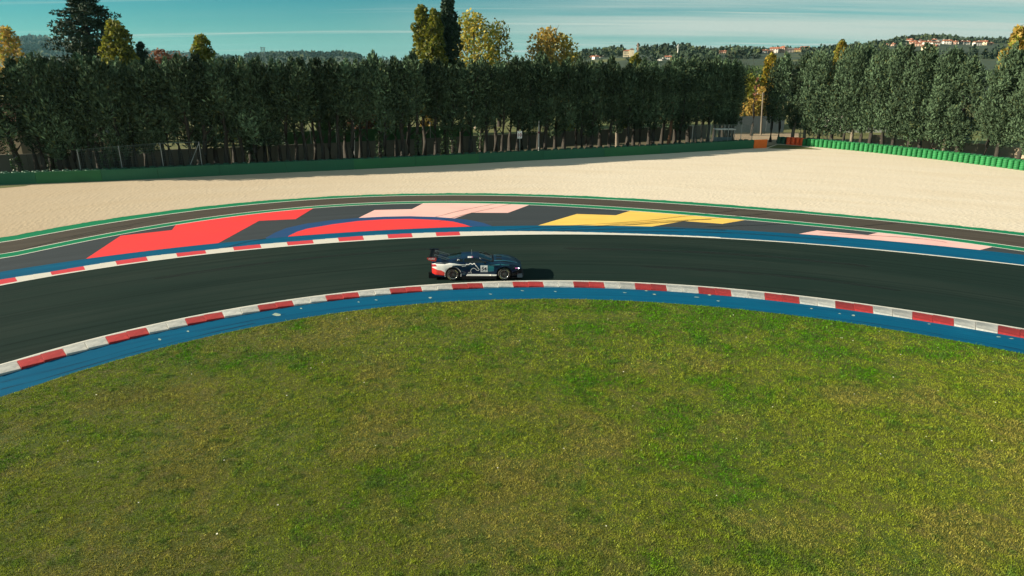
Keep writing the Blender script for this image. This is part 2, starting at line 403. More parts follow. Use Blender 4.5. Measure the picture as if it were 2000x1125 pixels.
    rust_leaf=M('rust_leaf', (0.20, 0.085, 0.045), 0.75, vcol=True, transl=0.25),
    cedar=M('cedar_foliage', (0.030, 0.055, 0.030), 0.8, vcol=True, spec=0.3),
    roof=M('roof_tile', (0.36, 0.13, 0.07), 0.85, [(1.2, (0.28, 0.10, 0.06), 0.4, 0.7, 0.7)]),
    roof_brown=M('brown_roof_tile', (0.24, 0.12, 0.08), 0.85, [(1.2, (0.18, 0.09, 0.06), 0.4, 0.7, 0.7)]),
    roof_grey=M('grey_roof', (0.16, 0.16, 0.15), 0.85, [(1.2, (0.12, 0.12, 0.11), 0.4, 0.7, 0.7)]),
    w_white=M('house_white', (0.74, 0.70, 0.64), 0.85, [(0.5, (0.64, 0.6, 0.54), 0.4, 0.7, 0.6)]),
    w_cream=M('house_cream', (0.82, 0.70, 0.50), 0.85, [(0.5, (0.58, 0.46, 0.3), 0.4, 0.7, 0.6)]),
    w_yellow=M('house_yellow', (0.62, 0.46, 0.20), 0.85, [(0.5, (0.54, 0.4, 0.18), 0.4, 0.7, 0.6)]),
    w_pink=M('house_pink', (0.58, 0.38, 0.28), 0.85, [(0.5, (0.5, 0.32, 0.24), 0.4, 0.7, 0.6)]),
    w_grey=M('house_grey', (0.34, 0.34, 0.33), 0.85, [(0.5, (0.28, 0.28, 0.27), 0.4, 0.7, 0.6)]),
    pane=M('far_window', (0.05, 0.055, 0.06), 0.3, [(2, (0.03, 0.035, 0.04), 0.4, 0.7, 0.6)]),
)


def gravel_material():
    m = M('gravel', (0.70, 0.62, 0.50), 0.95, [((0.10, 0.35, 1), (0.66, 0.565, 0.43), 0.42, 0.66, 0.8), ((0.5, 3.0, 1), (0.77, 0.68, 0.54), 0.5, 0.7, 0.5), ((22, 22, 1), (0.55, 0.46, 0.34), 0.55, 0.75, 0.5)], coord='UV')
    N, L = m.node_tree.nodes, m.node_tree.links
    b = N['Principled BSDF']
    tc = N.new('ShaderNodeTexCoord')
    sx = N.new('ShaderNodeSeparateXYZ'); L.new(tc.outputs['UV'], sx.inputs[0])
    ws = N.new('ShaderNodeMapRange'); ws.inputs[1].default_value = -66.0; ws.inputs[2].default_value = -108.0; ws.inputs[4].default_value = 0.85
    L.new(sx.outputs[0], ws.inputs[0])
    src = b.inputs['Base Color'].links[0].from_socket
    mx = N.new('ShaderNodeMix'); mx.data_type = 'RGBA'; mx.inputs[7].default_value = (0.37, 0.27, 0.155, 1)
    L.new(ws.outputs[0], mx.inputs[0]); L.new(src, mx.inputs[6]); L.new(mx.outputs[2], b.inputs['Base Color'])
    # raked furrows broken into short dimples, plus the stones themselves
    mp = N.new('ShaderNodeMapping'); mp.inputs['Rotation'].default_value = (0, 0, R(24)); mp.inputs['Scale'].default_value = (4.2, 2.0, 1)
    L.new(tc.outputs['UV'], mp.inputs[0])
    vo = N.new('ShaderNodeTexVoronoi'); vo.inputs['Scale'].default_value = 1.0; vo.inputs['Randomness'].default_value = 0.55
    L.new(mp.outputs[0], vo.inputs['Vector'])
    nz = N.new('ShaderNodeTexNoise'); nz.inputs['Scale'].default_value = 16.0; nz.inputs['Detail'].default_value = 5.0
    L.new(tc.outputs['UV'], nz.inputs['Vector'])
    n2 = N.new('ShaderNodeTexNoise'); n2.inputs['Scale'].default_value = 0.5; n2.inputs['Detail'].default_value = 3.0
    L.new(tc.outputs['UV'], n2.inputs['Vector'])
    amp = N.new('ShaderNodeMapRange'); amp.inputs[1].default_value = 0.35; amp.inputs[2].default_value = 0.65; amp.inputs[3].default_value = 0.25
    L.new(n2.outputs['Fac'], amp.inputs[0])
    mu = N.new('ShaderNodeMath'); mu.operation = 'MULTIPLY'; L.new(vo.outputs['Distance'], mu.inputs[0]); L.new(amp.outputs[0], mu.inputs[1])
    ad = N.new('ShaderNodeMath'); ad.operation = 'MULTIPLY_ADD'; ad.inputs[1].default_value = 0.55
    L.new(nz.outputs['Fac'], ad.inputs[0]); L.new(mu.outputs[0], ad.inputs[2])
    bp = N.new('ShaderNodeBump'); bp.inputs['Strength'].default_value = 0.55; bp.inputs['Distance'].default_value = 0.05
    L.new(ad.outputs[0], bp.inputs['Height']); L.new(bp.outputs[0], b.inputs['Normal'])
    return m


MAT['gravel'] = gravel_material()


def vary_by_object(m, lo, hi):
    """every plant of a kind a little lighter or darker than the next"""
    N, L = m.node_tree.nodes, m.node_tree.links
    b = N['Principled BSDF']
    src = b.inputs['Base Color'].links[0].from_socket
    oi = N.new('ShaderNodeObjectInfo')
    mr = N.new('ShaderNodeMapRange'); mr.inputs[3].default_value = lo; mr.inputs[4].default_value = hi
    L.new(oi.outputs['Random'], mr.inputs[0])
    mx = N.new('ShaderNodeMix'); mx.data_type = 'RGBA'; mx.blend_type = 'MULTIPLY'; mx.inputs[0].default_value = 1.0
    L.new(src, mx.inputs[6]); L.new(mr.outputs[0], mx.inputs[7])
    L.new(mx.outputs[2], b.inputs['Base Color'])


vary_by_object(MAT['cypress'], 0.62, 1.3)
vary_by_object(MAT['tyre_green'], 0.85, 1.1)
vary_by_object(MAT['kerb_white'], 0.82, 1.08)
vary_by_object(MAT['kerb_red'], 0.8, 1.15)

# ------------------------------------------------------------------ the curves of the bend, in polar form about the middle of the turn
OX, OY = 2.6, 1.0
US = list(range(0, 2001, 100))
UC = [0, 100, 200, 300, 400, 500, 600, 700, 820, 1000, 1100, 1200, 1300, 1400, 1500, 1600, 1700, 1800, 1900, 2000]
TRACE = dict(
    C1=(UC, [712.8, 687.3, 658, 634, 614.3, 595.5, 581, 570, 558, 550.3, 548.9, 551.3, 555.3, 561.3, 571.8, 584, 596.2, 610.9, 626, 643.3]),
    C2=(UC, [734.6, 704.7, 677.3, 651, 629.8, 609.7, 594.8, 581, 570, 563, 561, 563.9, 568.4, 576.2, 586, 597.7, 610.9, 627.4, 644, 660]),
    C3=(UC, [775, 743.8, 712.5, 683, 660, 636.7, 621, 603, 593, 587, 584.8, 585.8, 590.5, 598.6, 610.5, 621.8, 637, 654.4, 673, 690]),
    F1=(US, [558.3, 539, 524.5, 509.5, 497, 487.4, 477.7, 471, 465, 461, 459.3, 458.1, 458.7, 461, 465.2, 471.3, 478.7, 488, 497.4, 507.4, 519.5]),
    F3=(US, [531, 515.4, 501.5, 488.9, 477.7, 467.9, 460, 452.5, 447, 443.6, 441.4, 440.8, 441, 443.5, 447, 453.3, 460, 468, 476.5, 488, 497.4]),
    F4=(US, [506, 485.8, 466.2, 447, 430, 417, 407.2, 401.3, 398, 397.3, 398.7, 404, 410.2, 417, 423.8, 433.3, 442.6, 453.3, 464.3, 477.5, 491]),
    F5=(US, [497, 477.3, 457.8, 440.5, 423.9, 412.7, 402.2, 397.3, 393.7, 392.4, 394, 397.7, 404.4, 410, 418, 427, 436.6, 447, 457, 469.7, 483.2]),
    F6=(US, [474.9, 457.5, 437.7, 422.4, 408.8, 399.6, 390.8, 385.6, 382.5, 381.6, 382.5, 385.3, 391, 397, 404, 412, 419.9, 429, 438.4, 449.8, 461.2]),
    F7=(US, [466.3, 447, 429.8, 415.9, 403, 394.5, 386.8, 382, 378.2, 377, 378.5, 382, 386.7, 392, 399.9, 406.3, 414.2, 424.9, 433, 445.8, 454.8]))
# the kerb's far edge on the outside of the bend, narrowing into a plain line
KW_U = [0, 100, 200, 300, 400, 500, 600, 700, 800, 900, 1000, 1100, 1200, 1300, 2000]
KW_V = [547, 531.5, 514.5, 500, 489.5, 478.4, 470.3, 461.7, 456.4, 453, 452, 453, 455.6, 459.2, 518]


def polar(u, v):
    x, y = gp(u, v)
    return math.degrees(math.atan2(y - OY, x - OX)), math.hypot(x - OX, y - OY)


FIT = {}
for k, (us, vs) in TRACE.items():
    q = np.array([polar(a, b) for a, b in zip(us, vs)])
    FIT[k] = (np.polyfit(q[:, 0] - 92, q[:, 1], 5), q[:, 0].min(), q[:, 0].max())


def rad(k, th):
    """distance of curve k from the middle of the turn at angle th (degrees)"""
    th = np.asarray(th, float)
    c, lo, hi = FIT[k]
    t = np.clip(th, lo + 1, hi - 1)
    e = th - t
    slope = np.polyval(np.polyder(c), t - 92)
    return np.polyval(c, t - 92) + e * np.clip(slope, -0.08, 0.08)


def xy(th, r):
    t = np.radians(th)
    return OX + r * np.cos(t), OY + r * np.sin(t)


def pt(th, r, z=0.0):
    t = math.radians(th)
    return (OX + r * math.cos(t), OY + r * math.sin(t), z)


TH = np.arange(168.0, 13.9, -0.5)            # left to right


def strip(name, mat, inner, outer, rows=2, z=0.0, parent=None, th=TH, wob=0.0, zin=None, ragged=0.0):
    """a sheet between two curves (functions of the angle), with metres along/across as its UVs"""
    ri, ro = inner(th), outer(th)
    if ragged:
        ri = ri + ragged * np.array([mnoise.noise(Vector((t * 1.1, 1.7, 0))) + .8 * mnoise.noise(Vector((t * 4.3, 5.1, 0))) + .6 * mnoise.noise(Vector((t * 11.0, 8.2, 0))) for t in th])
    if wob:
        ro = ro + wob * np.array([mnoise.noise(Vector((t * 0.9, 3.1, 0))) + 0.6 * mnoise.noise(Vector((t * 3.7, 9.1, 0))) for t in th])
    v, uv = [], []
    for j in range(rows):
        k = j / (rows - 1)
        r = ri + (ro - ri) * k
        x, y = xy(th, r)
        zz = z if zin is None else zin + (z - zin) * k
        v.append(np.stack([x, y, np.full_like(x, zz)], 1))
        uv.append(np.stack([-np.radians(th) * 45.0, r], 1))
    n = len(th)
    f = np.array([[j * n + i, (j + 1) * n + i, (j + 1) * n + i + 1, j * n + i + 1] for j in range(rows - 1) for i in range(n - 1)])
    f = f[:, ::-1]
    return link(name, mesh_np(name, np.concatenate(v), f, mat, uv=np.concatenate(uv)), parent)


def curve(k, d=0.0): return lambda th: rad(k, th) + d


def struct(o, label, cat): return tag(o, label, cat, kind='structure')


kw = np.array([(polar(a, b)[0], polar(a, b)[1]) for a, b in zip(KW_U, KW_V)])[::-1]
_kwd = kw[:, 1] - rad('F1', kw[:, 0])


def kerb_far(th):
    d = np.interp(np.asarray(th, float), kw[:, 0], np.maximum(_kwd, 0.20))
    # smooth the step-wise interpolation
    return rad('F1', th) + d


# wide ground sheet below everything, to the horizon
g = MB()
g.lathe([(0.01, -0.06), (60, -0.06), (400, -0.06), (2500, -0.06), (7000, -0.06)], 72)
struct(g.build('ground', MAT['meadow']), 'flat meadow ground running out beyond the circuit to the hills', 'ground')

# infield, apron, track, run-off
o = strip('infield', MAT['turf_soil'], lambda th: np.full_like(th, 0.5), curve('C3'), 14, 0.0)
struct(o, 'mown grass infield inside the bend filling the foreground', 'field')
o = strip('blue_apron', MAT['blue'], curve('C3'), curve('C2'), 3, 0.0)
apron = struct(o, 'scuffed blue painted strip between the infield grass and the red and white kerb', 'apron')
o = strip('track', MAT['asphalt'], curve('C1', 0.0), curve('F1', 0.0), 10, 0.0)
track = struct(o, 'dark grey asphalt racing track curving round the bend', 'race track')
strip('edge_line', MAT['white_paint'], curve('C1', 0.0), curve('C1', 0.11), 2, 0.004, track)
o = strip('blue_run_off', MAT['blue'], kerb_far, curve('F3'), 4, 0.0)
blue_off = struct(o, 'blue painted strip along the outer edge of the track', 'run-off strip')
o = strip('run_off', MAT['slate'], curve('F3'), curve('F4'), 8, 0.0)
runoff = struct(o, 'dark slate run-off area carrying red, pink and yellow painted shapes', 'run-off')
gb = empty('green_line')
struct(gb, 'green line with white borders along the outside of the painted run-off', 'painted line')
strip('white_border', MAT['white_paint'], curve('F4', 0.0), curve('F4', 0.13), 2, 0.0, gb)
strip('green_band', MAT['green_paint'], curve('F4', 0.13), curve('F5', -0.13), 2, 0.0, gb)
strip('white_border', MAT['white_paint'], curve('F5', -0.13), curve('F5', 0.0), 2, 0.0, gb)
o = strip('outer_lane', MAT['old_asphalt'], curve('F5', 0.0), curve('F6', 0.0), 6, 0.0)
struct(o, 'worn brown grey asphalt lane between the two green lines', 'asphalt lane')
gb2 = empty('gravel_edge_line')
struct(gb2, 'green and white line along the edge of the gravel trap', 'painted line')
strip('white_border', MAT['white_paint'], curve('F6', 0.0), curve('F6', 0.15), 2, 0.0, gb2)
strip('green_band', MAT['green_paint'], curve('F6', 0.15), curve('F7', 0.35), 2, 0.0, gb2)

# barrier lines on the ground
BAR = [gp(*q) for q in ((-420, 378), (-250, 371.5), (0, 362), (125, 357), (250, 352.3), (500, 340), (700, 331), (850, 323.8), (1000, 315.7), (1250, 303), (1380, 295.2), (1471, 290), (1497, 289))]
WALL = [gp(*q) for q in ((1519, 281.5), (1535, 282.6), (1564, 284.8), (1640, 292), (1730, 301), (1820, 311), (1910, 322), (2000, 334), (2200, 361), (2350, 383))]


def resample(P, step, start=0.0):
    """points (with heading) every step metres along a polyline"""
    out, d = [], start
    for a, b in zip(P[:-1], P[1:]):
        L_ = (b - a).length
        while d <= L_:
            out.append((a.lerp(b, d / L_), (b - a).normalized()))
            d += step
        d -= L_
    return out


def smooth_poly(poly, n=3):
    P = [Vector((a[0], a[1], 0)) for a in poly]
    for _ in range(n):
        Q = [P[0]]
        for a, b in zip(P[:-1], P[1:]): Q += [a.lerp(b, 0.25), a.lerp(b, 0.75)]
        P = Q + [P[-1]]
    return P


BAR_S, WALL_S = smooth_poly(BAR), smooth_poly(WALL)


def hit_poly(th, P):
    d = Vector((math.cos(math.radians(th)), math.sin(math.radians(th)), 0))
    n = Vector((-d.y, d.x, 0))
    o_ = Vector((OX, OY, 0))
    best = None
    for a, b in zip(P[:-1], P[1:]):
        sa, sb = (a - o_).dot(n), (b - o_).dot(n)
        if sa * sb <= 0 and sa != sb:
            q = a.lerp(b, sa / (sa - sb))
            r = (q - o_).dot(d)
            if r > 0 and (best is None or r < best): best = r
    return best


FRONT = BAR_S + WALL_S


def gravel_far(th):
    out = []
    for t in th:
        r = hit_poly(t, FRONT)
        out.append((r if r else 76.0) + 0.4)
    return np.array(out)


thg = np.arange(146.0, 26.0, -0.2)
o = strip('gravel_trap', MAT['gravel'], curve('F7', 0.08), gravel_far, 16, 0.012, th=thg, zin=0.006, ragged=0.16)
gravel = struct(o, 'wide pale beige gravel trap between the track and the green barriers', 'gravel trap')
# soil and grass strip behind the barriers
P0 = BAR_S + WALL_S


def offset(poly, d):
    out = []
    for i, p in enumerate(poly):
        t = (poly[min(i + 1, len(poly) - 1)] - poly[max(i - 1, 0)]).normalized()
        out.append(p + Vector((-t.y, t.x, 0)) * d)
    return out


def ribbon(name, mat, A, B, z, parent=None):
    n = min(len(A), len(B))
    v = [(p.x, p.y, z) for p in A[:n]] + [(p.x, p.y, z) for p in B[:n]]
    f = [[i, i + 1, n + i + 1, n + i] for i in range(n - 1)]
    return link(name, mesh_np(name, v, f, mat), parent)


o = ribbon('verge', MAT['verge'], offset(BAR_S, -0.2), offset(BAR_S, 15.5), -0.01)
struct(o, 'bare soil verge under the long dark row of trees', 'verge')
o = ribbon('verge', MAT['verge'], offset(WALL_S, 0.2), offset(WALL_S, 12.0), -0.02)
struct(o, 'reddish soil verge under the sunlit trees behind the tyre wall', 'verge')

# painted shapes on the run-off (flat sheets 4 mm up)


def fill(name, mat, pts, z, parent):
    bm = bmesh.new()
    vs = [bm.verts.new((p[0], p[1], z)) for p in pts]
    f = bm.faces.new(vs)
    if f.normal.z < 0: f.normal_flip()
    bm.normal_update()
    if f.normal.z < 0: bmesh.ops.reverse_faces(bm, faces=[f])
    bmesh.ops.triangulate(bm, faces=bm.faces[:])
    me = bpy.data.meshes.new(name)
    uvl = bm.loops.layers.uv.new('UVMap')
    for fc in bm.faces:
        for lp in fc.loops: lp[uvl].uv = (lp.vert.co.x, lp.vert.co.y)
    bm.to_mesh(me); bm.free()
    me.materials.append(mat)
    return link(name, me, parent)


def along(k, ua, va, ub, vb, d=0.0, n=14):
    a, b = polar(ua, va)[0], polar(ub, vb)[0]
    return [pt(t, float(rad(k, t)) + d)[:2] for t in np.linspace(a, b, n)]


shape = fill('painted_shape', MAT['red_paint'], [gp(235.9, 460.4), gp(335.8, 449.5)] + along('F4', 343.8, 440.2, 612, 407.5, -0.03) +
             [gp(577.5, 428), gp(506, 431.4)] + along('F3', 427, 475, 167.8, 505.4, 0.03), 0.004, runoff)
tag(shape, 'large red stepped shape painted at the left of the run-off')
dome_out = [(518.8, 464.6), (538, 454), (559.3, 445.4), (600, 436.5), (650, 429.9), (700, 425.7), (750, 423.2), (800, 422.4), (850, 423.7), (888, 426.6), (921, 430.4), (944, 435.4), (960.7, 441.2)]
dome_in = [(562.9, 461.4), (580, 453), (600, 446.8), (650, 438.2), (700, 431.8), (750, 428.6), (800, 427.6), (857, 429.9), (885, 433), (905, 438.0), (921.6, 443.2)]
shape = fill('painted_shape', MAT['pink_paint'], [gp(731.6, 410.3), gp(804.5, 408.4)] + along('F4', 826.3, 398, 1033.4, 400.5, -0.03) +
             [gp(992, 415.8), gp(921, 415.5)] + [gp(*q) for q in ((888, 426.6), (850, 423.7), (800, 422.4), (750, 423.2), (700, 425.7))], 0.004, runoff)
tag(shape, 'pale pink stepped shape painted above the red dome')
shape = fill('painted_shape', MAT['deep_blue'], [gp(*q) for q in dome_out] + along('F3', 960.7, 441.2, 518.8, 464.6, 0.03, 24), 0.004, runoff)
tag(shape, 'dark blue band painted round the red dome')
shape = fill('painted_shape', MAT['red_paint'], [gp(*q) for q in dome_in] + along('F3', 921.6, 443.2, 562.9, 461.4, 0.05, 20), 0.008, runoff)
tag(shape, 'red dome painted beside the blue strip')
shape = fill('painted_shape', MAT['yellow_paint'], [gp(1126.6, 417.9), gp(1202.8, 420.5)] + along('F4', 1230.6, 412.2, 1454.8, 429.4, -0.03) +
             [gp(1410.7, 437.2), gp(1335, 431.9)] + along('F3', 1273, 443, 1051, 440.6, 0.03), 0.004, runoff)
tag(shape, 'amber yellow stepped shape painted on the run-off')
shape = fill('painted_shape', MAT['pink_paint'], [gp(1595.6, 450), gp(1695.3, 459)] + along('F4', 1715, 455.8, 1938, 483, -0.03) +
             along('F3', 1913.8, 488, 1560.7, 456.8, 0.03), 0.004, runoff)
tag(shape, 'pale pink shape painted at the right end of the run-off')


def mark(pts, w, z, parent, name='tyre_mark', mat='rubber'):
    P = [Vector((*gp(*q), 0)) for q in pts]
    for _ in range(2):
        Q = [P[0]]
        for a, b in zip(P[:-1], P[1:]): Q += [a.lerp(b, 0.25), a.lerp(b, 0.75)]
        P = Q + [P[-1]]
    v, uv, s = [], [], 0.0
    for i, p in enumerate(P):
        t = (P[min(i + 1, len(P) - 1)] - P[max(i - 1, 0)]).normalized()
        n = Vector((-t.y, t.x, 0)) * w / 2
        if i: s += (P[i] - P[i - 1]).length
        k = 1.0 if 0 < i < len(P) - 1 else 0.3
        v += [(p + n * k + Vector((0, 0, z)))[:], (p - n * k + Vector((0, 0, z)))[:]]
        uv += [(s, 0.0), (s, w)]
    f = [[2 * i, 2 * i + 1, 2 * i + 3, 2 * i + 2] for i in range(len(P) - 1)]
    return link(name, mesh_np(name, v, f, MAT[mat], uv=uv), parent)


for pts, w, par, z in (
        ([(985, 449), (1100, 441.5), (1250, 433), (1340, 422), (1440, 411)], 0.22, runoff, 0.012),
        ([(1010, 452), (1200, 441), (1330, 432), (1430, 424), (1500, 417)], 0.22, runoff, 0.012),
        ([(1160, 442), (1300, 431), (1390, 428.5)], 0.3, runoff, 0.013),
        ([(1215, 440), (1290, 436), (1345, 431)], 0.25, runoff, 0.014),
        ([(1380, 443), (1480, 440), (1560, 437)], 0.25, runoff, 0.012),
        ([(850, 424), (900, 411), (960, 399.5), (985, 395)], 0.16, runoff, 0.012),
        ([(857, 433), (921, 415.5), (975, 404), (1000, 398)], 0.16, runoff, 0.012),
        ([(1600, 455), (1720, 461), (1800, 466), (1850, 474)], 0.2, runoff, 0.012),
        ([(0, 496), (60, 483), (100, 473), (160, 460), (260, 441)], 0.2, track, 0.006),
        ([(100, 470), (200, 449), (330, 425)], 0.18, track, 0.006),
        ([(1660, 444), (1720, 438.5), (1755, 435.5)], 0.22, track, 0.006),
        ([(1080, 452), (1200, 447), (1330, 446), (1420, 450)], 0.4, blue_off, 0.006),
        ([(1150, 455), (1260, 452), (1400, 453), (1500, 459), (1640, 470)], 0.3, blue_off, 0.007),
        ([(430, 487), (470, 475), (520, 466)], 0.25, blue_off, 0.006),
        ([(0, 761), (100, 736), (200, 705.5), (300, 678), (390, 655), (500, 631)], 0.10, apron, 0.005),
        ([(0, 748), (150, 711), (300, 669), (440, 636), (560, 613)], 0.05, apron, 0.005),
        ([(1590, 617), (1700, 631), (1820, 650), (2000, 684)], 0.08, apron, 0.005),
        ([(1100, 485), (1300, 489), (1500, 500), (1700, 521)], 0.5, track, 0.005),
        ([(1250, 520), (1450, 532), (1600, 545), (1760, 568)], 0.35, track, 0.005),
        ([(300, 545), (520, 512), (760, 490), (900, 484)], 0.4, track, 0.005)):
    mark(pts, w, z, par)
# bare flakes in the blue paint
for u, v, a, b in ((540, 614.5, 12, 2.6), (588, 602.5, 4.5, 1.0), (367, 647.3, 4, 1.5), (312, 663, 4, 2.0), (1667, 616.2, 6, 1.6), (1278, 575, 5, 1.1), (1403, 588, 5, 0.9),
                   (840, 581.5, 5, 1.5), (700, 590, 4, 0.8), (958, 574.5, 5, 0.7), (1085, 569.5, 4, 0.8), (1386, 576.2, 5, 1.2), (1585, 602.7, 4, 0.9), (1640, 612.7, 4, 0.7), (1950, 658, 7, 0.9),
                   (1262, 568, 4, 0.8), (1975, 661.5, 6, 0.8), (735, 586, 5, 0.8), (1020, 567.8, 6, 0.6), (1815, 633, 5, 0.7), (1220, 571.5, 7, 0.6), (1360, 580.5, 7, 0.6)):
    ring = []
    for k in range(11):
        t = 2 * math.pi * k / 11
        w = random.uniform(0.65, 1.15)
        ring.append(gp(u + .72 * a * w * math.cos(t), v + b * w * math.sin(t) + 0.18 * a * math.cos(t) * 0.4))
    fill('bare_patch', MAT['scrape'], ring, 0.006, apron)

# ------------------------------------------------------------------ kerbs, block by block


def kerb_block(name, mat, t0, t1, r_in, r_out, zs, parent, gap=0.012):
    """one cast block: t0 left end, t1 right end (degrees), r_in/r_out functions; zs = heights (left/right at outer, left/right at inner)"""
    tm = (t0 + t1) / 2
    ga = math.degrees(gap / float(r_out(np.array([tm]))[0]))
    cs = [t0 - ga, t0 * .66 + t1 * .34, t0 * .33 + t1 * .67, t1 + ga]
    o_ = pt(tm, float(r_in(np.array([tm]))[0]))
    v = []
    for i, t in enumerate(cs):
        k = i / 3
        ri, ro = float(r_in(np.array([t]))[0]), float(r_out(np.array([t]))[0])
        zo, zi = zs[0] + (zs[1] - zs[0]) * k, zs[2] + (zs[3] - zs[2]) * k
        for r, z in ((ri, -0.05), (ri, zi - 0.012), (ri + 0.02, zi), ((ri + ro) / 2, zi * 0.62 + zo * 0.38 + 0.004), (ro, zo), (ro, -0.05)):
            p = pt(t, r, z)
            v.append((p[0] - o_[0], p[1] - o_[1], z))
    f = []
    for i in range(3):
        for j in range(5): f.append([i * 6 + j, (i + 1) * 6 + j, (i + 1) * 6 + j + 1, i * 6 + j + 1])
    f.append([0, 1, 2, 3, 4, 5]); f.append([18 + k for k in (5, 4, 3, 2, 1, 0)])
    me = mesh_np(name, v, [q[::-1] for q in f], mat)
    return link(name, me, parent, (o_[0], o_[1], 0))


kerb = empty('inner_kerb')
struct(kerb, 'worn red and white kerb of cast blocks round the inside of the bend', 'kerb')
strip('kerb_bed', MAT['kerb_white'], curve('C2', -0.0), curve('C1', 0.0), 2, -0.02, kerb)
seams = [133.06, 130.41, 127.56, 124.81, 121.97, 119.33, 116.46, 113.69, 110.86, 108.05, 105.34, 102.62, 99.85, 97.13, 94.38, 91.68, 88.98, 86.26, 83.44, 80.64, 77.81, 74.91, 72.31, 69.41, 66.52, 63.74, 60.85, 58.03, 55.18]
step = (seams[0] - seams[-1]) / (len(seams) - 1)
cf = np.polyfit(range(len(seams)), seams, 3)
for i in range(-8, len(seams) + 8):
    a = np.polyval(cf, np.clip(i, 0, 28)) - step * (i - np.clip(i, 0, 28))
    b = np.polyval(cf, np.clip(i + 1, 0, 28)) - step * (i + 1 - np.clip(i + 1, 0, 28))
    red = (i % 2 == 0)
    for h in range(2):
        t0, t1 = a + (b - a) * h / 2, a + (b - a) * (h + 1) / 2
        kerb_block('kerb_block', MAT['kerb_red'] if red else MAT['kerb_white'], t0, t1, lambda t: rad('C2', t), lambda t: rad('C1', t) - 0.13,
                   (0.034 + random.uniform(-.003, .003), 0.008, 0.092 + random.uniform(-.005, .005), 0.046), kerb, 0.012)
strip('kerb_edge', MAT['kerb_white'], curve('C1', -0.13), curve('C1', 0.0), 2, 0.008, kerb)

okerb = empty('outer_kerb')
struct(okerb, 'low red and white kerb along the outside of the track fading into a white line', 'kerb')
strip('edge_line', MAT['white_paint'], curve('F1', 0.0), lambda th: np.minimum(rad('F1', th) + 0.22, kerb_far(th)), 2, 0.006, okerb)
seams2 = [130.76, 128.64, 126.7, 124.54, 122.56, 120.44, 118.61, 116.41, 114.4, 112.25, 110.29, 108.18, 106.19, 104.04, 102.08, 99.92, 97.96]
st2 = (seams2[0] - seams2[-1]) / 16
c2 = np.polyfit(range(17), seams2, 2)
for i in range(-9, 27):
    def sm(q): return np.polyval(c2, np.clip(q, 0, 16)) - st2 * (q - np.clip(q, 0, 16))
    a, b = sm(i), sm(i + 1)
    red = i % 2 == 1 and i < 16
    if float(kerb_far(np.array([b]))[0] - rad('F1', b)) < 0.24: break
    for h in range(2):
        t0, t1 = a + (b - a) * h / 2, a + (b - a) * (h + 1) / 2
        kerb_block('kerb_block', MAT['kerb_red2'] if red else MAT['kerb_white2'], t0, t1, lambda t: rad('F1', t) + 0.20, kerb_far,
                   (0.028, 0.016, 0.010, 0.008), okerb, 0.004)

# ------------------------------------------------------------------ tyre barriers


def tyre_stack_mesh(name, mat, n, r=0.305, h=0.20, seg=14):
    mb = MB()
    prof = [(r * 0.62, 0.01)]
    for k in range(n):
        z = k * h
        prof += [(r * 0.86, z + 0.006), (r, z + 0.055), (r, z + h - 0.055), (r * 0.86, z + h - 0.006)]
    prof += [(r * 0.60, n * h - 0.012), (r * 0.55, n * h - 0.09)]
    mb.lathe(prof, seg)
    return mb.mesh(name, mat)


TS_GREEN = [tyre_stack_mesh('tyre_stack', MAT['tyre_green'], 5) for _ in range(1)]
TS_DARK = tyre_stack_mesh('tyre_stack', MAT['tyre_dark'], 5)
TS_ORANGE = tyre_stack_mesh('tyre_stack', MAT['tyre_orange'], 5)
TS_BELT = tyre_stack_mesh('tyre_stack', MAT['tyre_dark'], 6, 0.31, 0.185, 10)
i0 = WALL_S[0]


def stack_row(parent, mesh, P, step, d, name='tyre_stack', u=0.0, mx=999, tilt=0.0):
    for k, (p, t) in enumerate(resample(P, step, u)[:mx]):
        q = p + Vector((-t.y, t.x, 0)) * d
        link(name, mesh, parent, (q.x, q.y, 0.0), (random.uniform(-.015, .015) + tilt, random.uniform(-.02, .02), random.uniform(0, 6)),
             (1, 1, random.uniform(0.97, 1.03)))


def split(P, ua, ub):
    """the part of a line between two arc lengths"""
    out, d = [], 0.0
    for a, b in zip(P[:-1], P[1:]):
        L_ = (b - a).length
        for q in (ua, ub):
            pass
        lo, hi = max(ua - d, 0) / L_, min(ub - d, L_) / L_
        if hi > lo:
            if not out: out.append(a.lerp(b, lo))
            out.append(a.lerp(b, min(hi, 1)))
        d += L_
    return out


def plen(P): return sum((b - a).length for a, b in zip(P[:-1], P[1:]))


def arc_at(P, u, v):
    """arc length of the point of P nearest to a ground point"""
    q = Vector((*gp(u, v), 0))
    best, d = (1e9, 0), 0.0
    for a, b in zip(P[:-1], P[1:]):
        L_ = (b - a).length
        t = max(0, min(1, (q - a).dot(b - a) / L_ ** 2))
        e = (a.lerp(b, t) - q).length
        if e < best[0]: best = (e, d + t * L_)
        d += L_
    return best[1]


# right: bare stacks, green, with a dark and an orange run at the far end
s_dark, s_org = arc_at(WALL_S, 1536, 282.8), arc_at(WALL_S, 1564, 284.8)
wall_t = empty('tyre_wall', WALL_S[len(WALL_S) // 2])
wall_t.location = (0, 0, 0)
tag(wall_t, 'long bright green tyre wall in front of the sunlit trees at the right', 'tyre wall')
PW = split(WALL_S, s_org + 0.3, plen(WALL_S))
stack_row(wall_t, TS_GREEN[0], PW, 0.605, 0.33, mx=72)
stack_row(wall_t, TS_GREEN[0], PW, 0.605, 0.95, u=0.3, mx=72)
stack_row(wall_t, TS_DARK, PW, 0.605, 1.57, mx=72)
ot = empty('tyre_stack_block')
tag(ot, 'orange block of tyre stacks at the far end of the green tyre wall', 'tyre barrier')
PO = split(WALL_S, s_dark + 0.1, s_org + 0.1)
stack_row(ot, TS_ORANGE, PO, 0.605, 0.33, mx=5)
stack_row(ot, TS_ORANGE, PO, 0.605, 0.95, u=0.3, mx=4)
